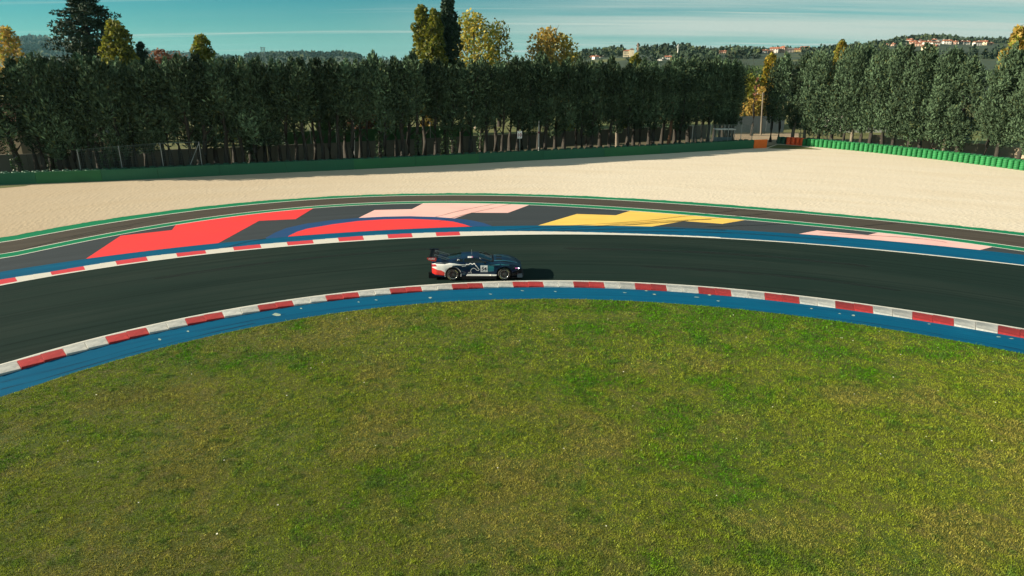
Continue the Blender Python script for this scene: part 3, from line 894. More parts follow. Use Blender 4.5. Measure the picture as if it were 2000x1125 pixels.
dt = empty('tyre_stack_block')
tag(dt, 'shaded dark green tyre stacks left of the orange stacks', 'tyre barrier')
PD = split(WALL_S, 0.0, s_dark - 0.2)
stack_row(dt, TS_DARK, PD, 0.605, 0.40, mx=4)
stack_row(dt, TS_DARK, PD, 0.605, 1.02, u=0.3, mx=4)

# left: stacks behind a smooth belt face, panel by panel
s_end = arc_at(BAR_S, 1471, 290)
bt = empty('belted_tyre_barrier')
tag(bt, 'long dark green belt faced barrier standing in the shade of the tree row', 'safety barrier')


def belt_panel(name, mat, P, h, parent, proud):
    A, B = offset(P, -proud), offset(P, 0.10)
    n = len(A)
    v = []
    for zz in (0.0, h):
        v += [(p.x, p.y, zz) for p in A] + [(p.x, p.y, zz) for p in B]
    f = []
    for i in range(n - 1):
        f += [[i, i + 1, 2 * n + i + 1, 2 * n + i], [2 * n + i, 2 * n + i + 1, 3 * n + i + 1, 3 * n + i], [n + i + 1, n + i, 3 * n + i, 3 * n + i + 1]]
    f += [[0, 2 * n, 3 * n, n], [n - 1, 2 * n - 1, 4 * n - 1, 3 * n - 1]]
    return link(name, mesh_np(name, v, f, mat), parent)


cuts = [0.0]
for u, v in ((-150, 367), (-60, 364.3), (70, 360), (200, 354.3), (310, 349.5), (430, 343.6), (560, 337.3), (692, 331.3), (812, 325.5), (935, 319), (1060, 312.6), (1180, 306.5), (1290, 300.7), (1385, 295)):
    cuts.append(arc_at(BAR_S, u, v))
cuts.append(s_end)
for i, (a, b) in enumerate(zip(cuts[:-1], cuts[1:])):
    belt_panel('belt_panel', MAT['belt_alt'] if i in (3, 8, 9, 12) else MAT['belt'], split(BAR_S, a + 0.012, b - 0.012), 1.10 + random.uniform(-.012, .012), bt, random.uniform(0, 0.03))
PB = split(BAR_S, 0, s_end)
stack_row(bt, TS_BELT, PB, 0.86, 0.45, mx=150)
stack_row(bt, TS_BELT, PB, 0.86, 1.12, u=0.43, mx=150)
# black smear on the belt
p = Vector((*gp(553.5, 337.2), 0))
t = (Vector((*gp(563, 336.7), 0)) - p).normalized()
ring = [(0.00, 0.97), (0.17, 0.90), (0.25, 0.72), (0.20, 0.52), (0.08, 0.30), (0.0, 0.22), (-0.10, 0.34), (-0.20, 0.55), (-0.26, 0.74), (-0.15, 0.88)]
nn = Vector((t.y, -t.x, 0))
vv = [(p + t * a + nn * 0.10 + Vector((0, 0, z)))[:] for a, z in ring]
sm_ = link('scorch_mark', mesh_np('scorch_mark', vv, [list(range(len(vv)))], MAT['black']), bt)
vv = [(p + t * (a * .5 - 1.02) + nn * 0.10 + Vector((0, 0, 0.62 + z * .4)))[:] for a, z in ring]
link('scorch_mark', mesh_np('scorch_mark', vv, [list(range(len(vv)))], MAT['tyre_dark']), bt)

ob = empty('orange_barrier')
tag(ob, 'orange belt faced block closing the end of the dark green barrier', 'safety barrier')
PE = split(BAR_S, s_end + 0.02, plen(BAR_S))
belt_panel('belt_panel', MAT['orange_belt'], PE, 1.14, ob, 0.03)
stack_row(ob, TS_ORANGE, PE, 0.62, 0.45, mx=4)

# ------------------------------------------------------------------ walls, fences, sign, scaffold behind the barriers


def panel_wall(name, label, cat, P, h, th, mat, step, z0=-0.05, part='panel', cap=None, jit=0.02):
    root = empty(name)
    tag(root, label, cat)
    pts = resample(P, step)
    for (a, ta), (b, tb) in zip(pts[:-1], pts[1:]):
        d = (b - a).normalized()
        m = (a + b) / 2
        mb = MB()
        L_ = (b - a).length
        mb.box((0, random.uniform(-jit, jit), (h + z0) / 2 + random.uniform(-.01, .01)), (L_ - 0.03, th, h - z0))
        mb.build(part, mat, root, (m.x, m.y, 0), (0, 0, math.atan2(d.y, d.x)))
        if cap:
            mb = MB(); mb.box((0, 0, h + 0.05), (L_ - 0.02, th + 0.10, 0.09))
            mb.build('coping', cap, root, (m.x, m.y, 0), (0, 0, math.atan2(d.y, d.x)))
    return root




def offset_var(P, f):
    out, d = [], 0.0
    for i, p in enumerate(P):
        if i: d += (P[i] - P[i - 1]).length
        t = (P[min(i + 1, len(P) - 1)] - P[max(i - 1, 0)]).normalized()
        out.append(p + Vector((-t.y, t.x, 0)) * f(d))
    return out


def s_back(near, farr):
    """setback from the barrier: grows towards the right"""
    a, b = arc_at(BAR_S, 500, 340), arc_at(BAR_S, 1250, 303)
    return lambda d: float(np.interp(d, [a, b], [near, farr]))


panel_wall('perimeter_wall', 'grey concrete panel wall behind the dark tree row', 'wall', offset_var(BAR_S, s_back(9.0, 14.0)), 1.85, 0.18, MAT['concrete'], 4.0)
# green screening cloth above the middle of the wall
sc_a, sc_b = arc_at(BAR_S, 545, 338), arc_at(BAR_S, 935, 319)
sr = empty('screen_fence'); tag(sr, 'green cloth screening fence standing behind the concrete wall', 'fence')
_w = offset_var(BAR_S, s_back(9.9, 14.9))
pts = [q for q in resample(_w, 3.0) if at_y(545, 260, q[0].y).x < q[0].x < at_y(935, 260, q[0].y).x]
for (a, ta), (b, tb) in zip(pts[:-1], pts[1:]):
    d = (b - a).normalized(); m = (a + b) / 2
    mb = MB(); mb.box((0, 0, 1.65), ((b - a).length - 0.08, 0.02, 3.2)); mb.build('cloth_panel', MAT['screen_green'], sr, (m.x, m.y, 0), (0, 0, math.atan2(d.y, d.x)))
    mb = MB(); mb.tube([(0, 0, 0), (0, 0, 3.75)], [0.035, 0.035], 6); mb.build('post', MAT['steel'], sr, (a.x, a.y, 0))


def stone_pts(a, b): return [Vector((*gp(*a), 0)), Vector((*gp(*b), 0))]


panel_wall('perimeter_wall', 'warm beige stone wall behind the sunlit trees at the right', 'wall', offset(split(WALL_S, s_org + 6, plen(WALL_S)), 7.5), 1.55, 0.25, MAT['stone_wall'], 3.2)
panel_wall('sheet_fence', 'pale grey sheet metal fence in the gap between the two tree rows', 'fence', [Vector((*gp(1405, 259), 0)), Vector((*gp(1545, 258), 0))], 2.6, 0.06, MAT['grey_sheet'], 1.55, jit=0.03)


def mesh_fence(name, label, posts, base_dist, group=None, brace=None, dense=(0.16, 0.24), wire=0.008):
    """posts = [(u, v_top)] standing at ground distance points base_dist[i]"""
    root = empty(name)
    tag(root, label, 'fence', group)
    P = []
    for (u, vt), yb in zip(posts, base_dist):
        top = at_y(u, vt, yb)
        P.append(top)
        mb = MB(); mb.tube([(0, 0, 0), (0, 0, top.z)], [0.045, 0.045], 8)
        mb.build('post', MAT['steel'], root, (top.x, top.y, 0))
    for a, b in zip(P[:-1], P[1:]):
        mb = MB()
        d = Vector((b.x - a.x, b.y - a.y, 0)); L_ = d.length
        n1 = int(L_ / dense[0])
        for k in range(1, n1):
            t = k / n1
            q = a.lerp(b, t)
            mb.bar((q.x, q.y, 0.15), (q.x, q.y, q.z - 0.05), wire)
        for k in range(int((min(a.z, b.z) - 0.2) / dense[1]) + 1):
            z = 0.15 + k * dense[1]
            mb.bar((a.x, a.y, z), (b.x, b.y, z * b.z / a.z), wire)
        mb.bar((a.x, a.y, a.z - 0.04), (b.x, b.y, b.z - 0.04), 0.03)
        mb.build('wire_mesh', MAT['wire'], root)
    if brace:
        i, du = brace
        b = P[i]; d = (P[i - 1] - b); d.z = 0; d.normalize()
        mb = MB(); mb.tube([(b.x, b.y, b.z - 0.15), (b.x + d.x * du, b.y + d.y * du, 0.05)], [0.04, 0.04], 6)
        mb.build('brace', MAT['steel'], root)
    return root


def bar_y(u, v, back):
    p = Vector((*gp(u, v), 0))
    s = arc_at(BAR_S, u, v)
    return offset(split(BAR_S, s - 0.5, s + 0.5), back)[0].y


mesh_fence('debris_fence', 'tall wire debris fence on steel posts above the right end of the dark barrier',
           [(1353.5, 245), (1389, 243.6), (1424, 243), (1449.5, 242), (1471, 247)], [bar_y(1353, 297, 1.7), bar_y(1389, 295, 1.7), bar_y(1424, 293, 1.7), bar_y(1449, 291.5, 1.7), bar_y(1465, 290.5, 1.7)], dense=(0.11, 0.16), wire=0.012)
mesh_fence('wire_fence', 'wire fence with a braced end post in front of the trees at the left', [(150, 292), (231, 285), (312, 279), (388, 276.5)],
           [bar_y(150, 356, 1.75), bar_y(231, 353, 1.75), bar_y(312, 349.5, 1.75), bar_y(388, 346, 1.75)], brace=(3, 1.6))

# marshal shelter behind the debris fence
yb = bar_y(1415, 293, 4.5)
a, b = at_y(1399, 253, yb), at_y(1437, 251.5, yb)
sh = empty('flat_shelter', ((a.x + b.x) / 2, yb, 0)); tag(sh, 'low shelter with a flat white roof behind the wire debris fence', 'shelter')
Lx = (b.x - a.x)
mb = MB(); mb.box((0, 0.6, a.z), (Lx, 1.5, 0.10)); mb.build('roof_slab', MAT['white_wall'], sh)
for sx in (-1, 1):
    for sy in (0.0, 1.2):
        mb = MB(); mb.box((sx * (Lx / 2 - 0.1), sy, (a.z - 0.05) / 2), (0.07, 0.07, a.z - 0.05)); mb.build('leg', MAT['steel'], sh)
mb = MB(); mb.box((0, 1.2, 0.6), (Lx - 0.3, 0.05, 1.1)); mb.build('back_panel', MAT['blue_wall'], sh)


def text_mesh(s, size, mat, thick=0.0, bold=0.0):
    cu = bpy.data.curves.new('lettering', 'FONT')
    cu.body, cu.size, cu.align_x, cu.align_y, cu.offset, cu.extrude, cu.resolution_u = s, size, 'CENTER', 'CENTER', bold, thick, 4
    o = bpy.data.objects.new('lettering', cu)
    COL.objects.link(o)
    dg = bpy.context.evaluated_depsgraph_get()
    me = bpy.data.meshes.new_from_object(o.evaluated_get(dg))
    bpy.data.objects.remove(o); bpy.data.curves.remove(cu)
    me.materials.clear(); me.materials.append(mat)
    return me


# board reading 10
ys = bar_y(1015, 315, 1.75)
bl, tr = at_y(1010.4, 270.4, ys), at_y(1019.6, 255.8, ys)
W_, H_ = tr.x - bl.x, tr.z - bl.z
sg = empty('marker_board', ((bl.x + tr.x) / 2, ys, 0)); tag(sg, 'white marker board on a thin post reading 10', 'sign')
mb = MB(); mb.tube([(0, 0.04, 0), (0, 0.04, tr.z - 0.1)], [0.035, 0.035], 8); mb.build('post', MAT['steel'], sg)
mb = MB(); mb.box((0, 0, (bl.z + tr.z) / 2), (W_, 0.03, H_)); bd = mb.build('board', MAT['sign_white'], sg)
me = text_mesh('10', H_ * 0.62, MAT['sign_red'], 0.002, 0.022)
link('numerals', me, bd, (0.0, -0.019, bl.z + H_ * 0.44), (R(90), 0, 0), (0.86, 1, 1))
mb = MB()
for k in range(3): mb.box((-0.13 + k * 0.13, -0.017, bl.z + H_ * 0.88), (0.09, 0.004, 0.07))
mb.build('small_print', MAT['print_grey'], bd)
mb = MB(); mb.box((0, -0.017, bl.z + H_ * 0.10), (W_ * 0.8, 0.004, 0.035)); mb.build('printed_line', MAT['print_black'], bd)

# thin poles
def pole(name, label, u0, v0, u1, v1, y, rad_, mat, cat='pole', bands=None, arm=None):
    a, b = at_y(u0, v0, y), at_y(u1, v1, y)
    root = empty(name, (a.x, a.y, 0)); tag(root, label, cat)
    mb = MB(); mb.tube([(0, 0, 0), (b.x - a.x, 0, b.z)], [rad_, rad_ * 0.8], 8); mb.build('shaft', mat, root)
    if bands:
        for k in bands:
            z = b.z * k
            mb = MB(); mb.tube([((b.x - a.x) * k, 0, z), ((b.x - a.x) * (k + .06), 0, z + b.z * .06)], [rad_ * 1.15, rad_ * 1.15], 8); mb.build('red_band', MAT['sign_red'], root)
    if arm:
        mb = MB(); mb.box((b.x - a.x, 0, b.z - 0.25), (arm, 0.1, 0.12)); ar = mb.build('crossarm', MAT['bark_pale'], root)
        for s in (-.45, 0, .45):
            mb = MB(); mb.tube([(b.x - a.x + s * arm, 0, b.z - 0.19), (b.x - a.x + s * arm, 0, b.z + 0.02)], [0.04, 0.03], 6); mb.build('insulator', MAT['white_wall'], ar)
    return root


yw = gp(1545, 282)[1]
pole('thin_mast', 'thin leaning grey pole behind the orange tyre stacks', 1563, 278, 1567, 196, yw + 2.5, 0.05, MAT['steel'])
pole('utility_pole', 'wooden utility pole with a crossarm in the gap between the tree rows', 1486, 262, 1490.5, 181, gp(1486, 264)[1], 0.15, MAT['bark_pale'], arm=1.9)
pole('striped_pole', 'white pole with a dark red band among the dark trunks right of the marker board', 1052, 300, 1052.5, 236, bar_y(1052, 313, 6.5), 0.06, MAT['white_wall'], bands=(0.62,))
pole('white_pole', 'bare white pole between the dark trunks left of the golden leaves', 692, 318, 692, 222, bar_y(692, 331, 7.0), 0.07, MAT['white_wall'])

# scaffold tower
yt = gp(1592, 283)[1] + 1.2
zt = at_y(1592, 227.5, yt).z
xl = at_y(1592, 250, yt).x
st = empty('scaffold_tower', (xl, yt, 0)); tag(st, 'open steel scaffold frame half hidden by the first sunlit trees', 'scaffold')
W_, D_ = 2.6, 1.6
for x in (0, W_):
    for y in (0, D_):
        mb = MB(); mb.tube([(x, y, 0), (x, y, zt)], [0.045, 0.045], 8); mb.build('post', MAT['steel'], st)
for z in (zt, zt - 1.0):
    mb = MB()
    for y in (0, D_): mb.tube([(0, y, z), (W_, y, z)], [0.04, 0.04], 6)
    for x in (0, W_): mb.tube([(x, 0, z), (x, D_, z)], [0.04, 0.04], 6)
    mb.build('rail', MAT['steel'], st)
mb = MB(); mb.box((W_ / 2, D_ / 2, zt - 1.05), (W_, D_, 0.05)); mb.build('platform', MAT['steel'], st)
for y in (0.0, D_):
    for s in (0, 1):
        mb = MB(); mb.tube([(W_ * s, y, zt - 1.05), (W_ * (1 - s), y, 0.2)], [0.032, 0.032], 6); mb.build('brace', MAT['steel'], st)

# sheds and sheets of ground beyond
def block_building(name, label, u0, u1, v0, v1, y, mat, roofmat, depth=6.0, roof='flat', win=(), cat='building'):
    a, b = at_y(u0, v1, y), at_y(u1, v0, y)
    root = empty(name, ((a.x + b.x) / 2, y + depth / 2, 0)); tag(root, label, cat)
    W, z1 = b.x - a.x, b.z
    mb = MB(); mb.box((0, 0, z1 / 2 - .05), (W, depth, z1 + .1)); wl_ = mb.build('wall', mat, root)
    if roof == 'flat':
        mb = MB(); mb.box((0, 0, z1 + 0.08), (W + 0.4, depth + 0.4, 0.14)); mb.build('roof', roofmat, root)
    else:
        mb = MB()
        h = depth * 0.24
        mb.add([(-W / 2 - .3, -depth / 2 - .4, z1), (W / 2 + .3, -depth / 2 - .4, z1), (W / 2 + .3, depth / 2 + .4, z1), (-W / 2 - .3, depth / 2 + .4, z1), (-W / 2 - .3, 0, z1 + h), (W / 2 + .3, 0, z1 + h)],
               [[0, 1, 5, 4], [2, 3, 4, 5], [0, 4, 3], [1, 2, 5], [3, 2, 1, 0]])
        mb.build('roof', roofmat, root)
    for fx, fz, w, h in win:
        mb = MB(); mb.box((W * fx, -depth / 2 - 0.01, z1 * fz), (w, 0.06, h)); mb.build('window', MAT['pane'], root)
    return root


block_building('white_shed', 'white walled shed glimpsed through the trunks of the sunlit trees', 1648, 1735, 226, 262, gp(1690, 268)[1] + 8, MAT['white_wall'], MAT['roof_grey'], 8, win=((-.25, .6, 1.2, .9), (.2, .6, 1.2, .9)))
block_building('blue_grey_shed', 'blue grey shed glimpsed under the tall trees near the right edge', 1862, 1902, 232, 275, gp(1880, 290)[1] + 4, MAT['blue_wall'], MAT['roof_grey'], 5, win=((.1, .5, .9, .8),))
block_building('beige_building', 'beige building behind the concrete wall at the far left', -60, 30, 236, 330, bar_y(0, 362, 14), MAT['beige_wall'], MAT['roof_brown'], 8, 'gable', win=((.1, .7, 1.2, 1.2),))
block_building('low_shed', 'dull beige shed behind the wall right of the leaning ivy tree', 140, 205, 266, 330, bar_y(170, 355, 13), MAT['beige_wall'], MAT['roof_grey'], 5, win=((.2, .6, 1.0, .8),))


def ground_patch(name, mat, pts, z, label, cat):
    o = fill(name, mat, [gp(*q) for q in pts], z, None)
    return struct(o, label, cat)


ground_patch('dirt_yard', MAT['dirt'], [(1440, 286), (1500, 284.5), (1519, 281), (1560, 276), (1560, 259), (1420, 259.5), (1405, 268)], 0.002, 'beige dirt yard in the gap between the two tree rows', 'yard')
ground_patch('grass_patch', MAT['meadow'], [(1499, 290), (1560, 291.5), (1606, 292.5), (1572, 287.6), (1564, 285.5), (1535, 283.6), (1519, 282.5)], 0.03, 'dark grass patch in front of the orange tyre stacks', 'grass')
ground_patch('grass_patch', MAT['meadow'], [(-120, 370), (-60, 369.5), (0, 368), (46, 364), (60, 361), (0, 363), (-120, 367)], 0.03, 'thin strip of grass at the foot of the barrier at the far left', 'grass')

# ------------------------------------------------------------------ trees


def leaf_mesh(name, P, D, size, mat, r_, aspect=0.42, spread=0.7, tone=0.22, tint=None, ctone=None):
    """leaf-sized four-sided faces at points P pointing roughly along D"""
    n = len(P)
    D = D / np.maximum(np.linalg.norm(D, axis=1, keepdims=True), 1e-6)
    D = D + r_.normal(0, spread, (n, 3))
    D /= np.linalg.norm(D, axis=1, keepdims=True)
    S = np.cross(D, r_.normal(0, 1, (n, 3)))
    S /= np.maximum(np.linalg.norm(S, axis=1, keepdims=True), 1e-6)
    L_ = size * r_.uniform(0.6, 1.35, (n, 1))
    w = L_ * aspect
    v = np.empty((n, 4, 3))
    v[:, 0] = P - D * L_ * 0.5
    v[:, 1] = P + S * w * 0.5
    v[:, 2] = P + D * L_ * 0.5
    v[:, 3] = P - S * w * 0.5
    c = r_.normal(1.0, tone, (n, 1)).clip(0.45, 1.7) * np.ones((1, 3))
    if ctone is not None: c = c * ctone[:, None]
    if tint is not None:
        k = r_.uniform(0, 1, (n, 1)) < tint[1]
        c = np.where(k, c * np.array(tint[0]), c)
    c = np.repeat(c, 4, axis=0)
    return mesh_np(name, v.reshape(-1, 3), np.arange(4 * n).reshape(n, 4), mat, col=c)


def clumps_to_points(C, Rr, per, r_, up=0.6):
    """points on the shells of clumps: C centres (m,3), Rr radii (m,3)"""
    m = len(C)
    d = r_.normal(0, 1, (m * per, 3)); d /= np.linalg.norm(d, axis=1, keepdims=True)
    rad_ = r_.uniform(0.35, 1.0, (m * per, 1)) ** 0.5
    idx = np.repeat(np.arange(m), per)
    P = C[idx] + d * rad_ * Rr[idx]
    D = d + np.array([0, 0, up])
    return P, D


def limb_mesh(name, mat, H, r0, r_, lean=(0, 0), limbs=5, z_from=0.4, spread=0.9, top=0.9):
    mb = MB()
    k = 6
    wob = r_.normal(0, 0.10, (k, 2))
    pts = [(lean[0] * (i / (k - 1)) + wob[i, 0] * (i > 0), lean[1] * (i / (k - 1)) + wob[i, 1] * (i > 0), H * top * i / (k - 1) - (0.1 if i == 0 else 0)) for i in range(k)]
    rads = [r0 * (1.25 if i == 0 else (1 - 0.8 * i / (k - 1))) for i in range(k)]
    mb.tube(pts, rads, 8)
    for i in range(limbs):
        t = z_from + (0.95 - z_from) * (i + .5) / limbs
        j = t * (k - 1); a = int(j); f_ = j - a
        p = Vector(pts[a]).lerp(Vector(pts[min(a + 1, k - 1)]), f_)
        ang = r_.uniform(0, 6.28)
        d = Vector((math.cos(ang), math.sin(ang), r_.uniform(0.5, 1.3))).normalized()
        L_ = spread * r_.uniform(0.7, 1.2)
        mb.tube([p, p + d * L_ * .5 + Vector((0, 0, .05)), p + d * L_ + Vector((0, 0, L_ * .2))], [r0 * .38, r0 * .26, r0 * .08], 6)
    return mb.mesh(name, mat)


CY_H = 11.6


def cypress_crown(seed, z0, Rm, per=105, n=36, leaf=0.40, tone=0.36, csig=0.30):
    r_ = np.random.default_rng(seed)
    C, Rr = [], []
    # a few leading stems give the crown its uneven top
    leaders = [(0, 0, 1.0)] + [(r_.uniform(-.6, .6), r_.uniform(-.6, .6), r_.uniform(0.88, 0.99)) for _ in range(3)]
    for i in range(n):
        t = ((i + r_.uniform(0, 1)) / n)
        z = z0 + (CY_H - 1.0 - z0) * t
        prof = np.interp(t, [0, .12, .4, .75, .92, 1], [.45, .85, 1.0, .95, .68, .34]) * Rm
        a = i * 2.4 + r_.uniform(-.6, .6)
        rr = prof * r_.uniform(0.35, 0.85)
        C.append((math.cos(a) * rr, math.sin(a) * rr, z))
        s = r_.uniform(.62, .98) * (0.75 + .3 * prof / Rm)
        Rr.append((s, s, s * r_.uniform(1.2, 1.7)))
    for lx, ly, lt in leaders:
        for q in (0.80, 0.88, 0.955):
            C.append((lx, ly, CY_H * q * lt)); s = (1 - q) * 2.6 + .20
            Rr.append((s, s, s * 1.7 + .25))
    C, Rr = np.array(C), np.array(Rr)
    P, D = clumps_to_points(C, Rr, per, r_, 0.9)
    ct = np.repeat(r_.normal(1, csig, len(C)).clip(.5, 1.6), per)
    keep = P[:, 2] > z0 - 0.6 * r_.uniform(0, 1, len(P))
    return leaf_mesh('crown', P[keep], D[keep], leaf, MAT['cypress'], r_, 0.36, 0.36, tone, ((1.1, 0.85, 0.6), 0.06), ct[keep])


CY_HIGH = [cypress_crown(100 + i, z, r, 90, 30) for i, (z, r) in enumerate(((4.4, 1.6), (5.3, 1.45), (6.1, 1.5), (4.9, 1.35), (5.6, 1.65), (3.8, 1.5)))]   # bare trunk below
CY_LOW = [cypress_crown(200 + i, z, r, 95, 34) for i, (z, r) in enumerate(((2.3, 1.75), (3.1, 1.6), (2.7, 1.5), (3.6, 1.7), (2.0, 1.6), (3.3, 1.8)))]
CY_BIG = [cypress_crown(300 + i, z, r, 170, 46, 0.36, 0.17, 0.16) for i, (z, r) in enumerate(((2.0, 2.2), (2.6, 2.0), (1.7, 2.35), (3.0, 2.1), (2.3, 2.3), (2.8, 2.2)))]
rt = np.random.default_rng(4)
CY_TRUNK = [limb_mesh('trunk', MAT['bark'], CY_H, 0.26, rt, (rt.uniform(-.5, .5), rt.uniform(-.3, .3)), 7, 0.22, 1.2, 0.86) for _ in range(6)]
CY_TRUNK_P = [limb_mesh('trunk', MAT['bark_pale'], CY_H, 0.26, rt, (rt.uniform(-.4, .4), rt.uniform(-.3, .3)), 7, 0.22, 1.2, 0.86) for _ in range(2)]
CY_TRUNK_R = limb_mesh('trunk', MAT['bark_red'], CY_H, 0.30, rt, (0.2, 0), 6, 0.25, 1.0, 0.86)


def ivy_mesh(seed, h, r0, lean=(0, 0)):
    r_ = np.random.default_rng(seed)
    n = int(330 * h / 3)
    z = r_.uniform(0, h, n); a = r_.uniform(0, 6.28, n)
    rr = r0 * r_.uniform(0.95, 1.5, n)
    P = np.stack([np.cos(a) * rr + lean[0] * z / CY_H, np.sin(a) * rr + lean[1] * z / CY_H, z], 1)
    D = np.stack([np.cos(a), np.sin(a), np.full(n, .3)], 1)
    return leaf_mesh('ivy', P, D, 0.19, MAT['ivy'], r_, 0.8, 0.6, 0.3)


IVY = [ivy_mesh(7, 3.0, .32), ivy_mesh(8, 4.2, .34)]

LEFT_TOP_U = [-300, 0, 60, 150, 250, 330, 420, 480, 560, 650, 700, 740, 820, 900, 960, 1040, 1110, 1160, 1240, 1330, 1400, 1440, 1462]
LEFT_TOP_V = [112, 117, 108, 116, 113, 115, 117, 108, 112, 117, 121, 111, 112, 122, 113, 110, 114, 120, 116, 112, 112, 114, 126]
trunks_left = [-26, -8, 38, 73, 86, 101, 119, 134, 150, 163, 181, 194, 208, 225, 240, 252, 265, 285, 302, 318, 336, 355, 372, 389, 405, 422, 443, 458, 475, 490, 503, 517, 530, 547, 564, 579, 597,
                615, 630, 645, 661, 676, 691, 703, 720, 742, 753, 775, 785, 799, 818, 828, 851, 868, 885, 899, 919, 939, 949, 968, 980, 995, 1010, 1020, 1034, 1051, 1064, 1084, 1101, 1125, 1137, 1145, 1154, 1172, 1190, 1206, 1225,
                1237, 1250, 1267, 1275, 1292, 1306, 1318, 1328, 1344, 1358, 1371, 1382, 1394, 1405, 1412, 1418, 1424, 1430]
TREES_L = 'cypress trees in the long shaded row'
TREES_R = 'cypress trees in the sunlit row at the right'


def place_tree(name, x, y, crown, trunk, sx, sz, rz, label, cat, group, ivy=None, lean=None, sy=None, z=0.0):
    root = empty(name, (x, y, z), rz)
    tag(root, label, cat, group)
    rot = (0, 0, 0) if not lean else (lean[1], lean[0], 0)
    link('trunk', trunk, root, (0, 0, 0), rot, (max(sx, .8), max(sx, .8), sz))
    link('crown', crown, root, (0, 0, 0), rot, (sx, sy or sx, sz))
    if ivy: link('ivy', ivy, root, (0, 0, 0), rot, (1, 1, sz))
    return root


ORD = ['first', 'second', 'third', 'fourth', 'fifth', 'sixth', 'seventh', 'eighth', 'ninth', 'tenth']


def counted(us, marks, what):
    """label every trunk by counting from the nearest landmark on either side"""
    out = {}
    us = sorted(us)
    for (a, na_), (b, nb_) in zip(marks[:-1], marks[1:]):
        seg = [u for u in us if a < u < b]
        for k, u in enumerate(seg):
            if nb_ is None or (na_ and k < (len(seg) + 1) // 2): out[u] = '%s, %s trunk right of %s' % (what, ORD[k], na_)
            else: out[u] = '%s, %s trunk left of %s' % (what, ORD[len(seg) - 1 - k], nb_)
    return out


LEFT_LABEL = counted(trunks_left, [(-900, None), (38, 'the leaning ivy trunk'), (231, 'the second fence post'), (312.5, 'the third fence post'), (388, 'the braced fence post'), (553, 'the black smear on the barrier'),
                                   (692, 'the white pole'), (829, 'the golden leaves'), (1015.5, 'the marker board'), (1052, 'the striped pole'), (1206, 'the pale forked trunk'), (1306, 'the reddish brown trunk'),
                                   (1353.5, 'the first debris fence post'), (1424, 'the third debris fence post'), (1600, None)], 'dark cypress')
for i, u in enumerate(trunks_left):
    vb = np.interp(u, [-250, 0, 250, 500, 700, 1000, 1250, 1471], [371.5, 362, 352.3, 340, 331, 315.7, 303, 290])
    s = arc_at(BAR_S, u, vb)
    back = np.interp(u, [0, 500, 700, 1000, 1250, 1450], [3.4, 4.0, 4.6, 7.0, 10.0, 11.5]) + (i % 2) * 1.4 + rt.uniform(-.4, .4)
    p = offset(split(BAR_S, max(s - 0.5, 0), s + 0.5), back)[0]
    # keep the trunk on the sight line measured in the photograph
    k = p.y
    x = at_y(u, vb - 30, k).x
    vt = np.interp(u, LEFT_TOP_U, LEFT_TOP_V) + (rt.uniform(-11, -6) if rt.random() < .10 else rt.uniform(-3, 9))
    H = at_y(u, vt, k).z
    high = 560 < u < 1010
    crown = (CY_HIGH if high or (u < 1010 and rt.random() < .3) else CY_LOW)[rt.integers(6)]
    trunk, ivy, lean, label = CY_TRUNK[rt.integers(6)], None, (rt.normal(0, .022), rt.normal(0, .018)), LEFT_LABEL.get(u, 'dark cypress in the long shaded row')
    grp = TREES_L
    sx = rt.uniform(0.85, 1.12)
    if u == 38:
        lean, ivy, label, grp, sx = (-0.13, 0.0), IVY[1], 'leaning cypress with a thick ivy covered trunk at the far left', None, 1.25
    elif u in (742, 818, 868, 885, 225, 208, 101, 490, 939): ivy = IVY[u % 2]
    if u == 1206: trunk, label, grp = CY_TRUNK_P[0], 'cypress with a pale forked trunk above the dark barrier', None
    if u == 1306: trunk, label, grp = CY_TRUNK_R, 'cypress with a thick reddish brown trunk left of the debris fence', None
    if u == 1430: label, grp, sx = 'rounded cypress ending the long shaded row beside the gap', None, 0.95
    if u == 480: pass
    place_tree('cypress_tree', x, k, crown, trunk, sx, H / CY_H, 0 if u == 38 else rt.uniform(-.5, .5), label, 'tree', grp, ivy, lean)

RIGHT_TOP_U = [1495, 1520, 1560, 1600, 1640, 1665, 1700, 1740, 1790, 1825, 1850, 1868, 1900, 1925, 1942, 1975, 2010, 2100]
RIGHT_TOP_V = [118, 106, 104, 100, 96, 89, 90, 88, 88, 96, 98, 110, 88, 84, 100, 84, 80, 84]
trunks_right = [(1506, 3.4), (1521, 2.8), (1548, 3.4), (1572, 2.8), (1600, 3.4), (1624, 3.0), (1648, 2.7), (1664, 3.2), (1681, 2.6), (1698, 2.6), (1724, 2.7), (1743, 2.4), (1774, 2.6), (1797, 3.4),
                (1819, 2.3), (1846, 3.2), (1872, 2.8), (1922, 2.4), (1947, 2.6), (1987, 2.4), (2020, 3.0), (2062, 2.6), (2110, 2.6), (2160, 3.0)]


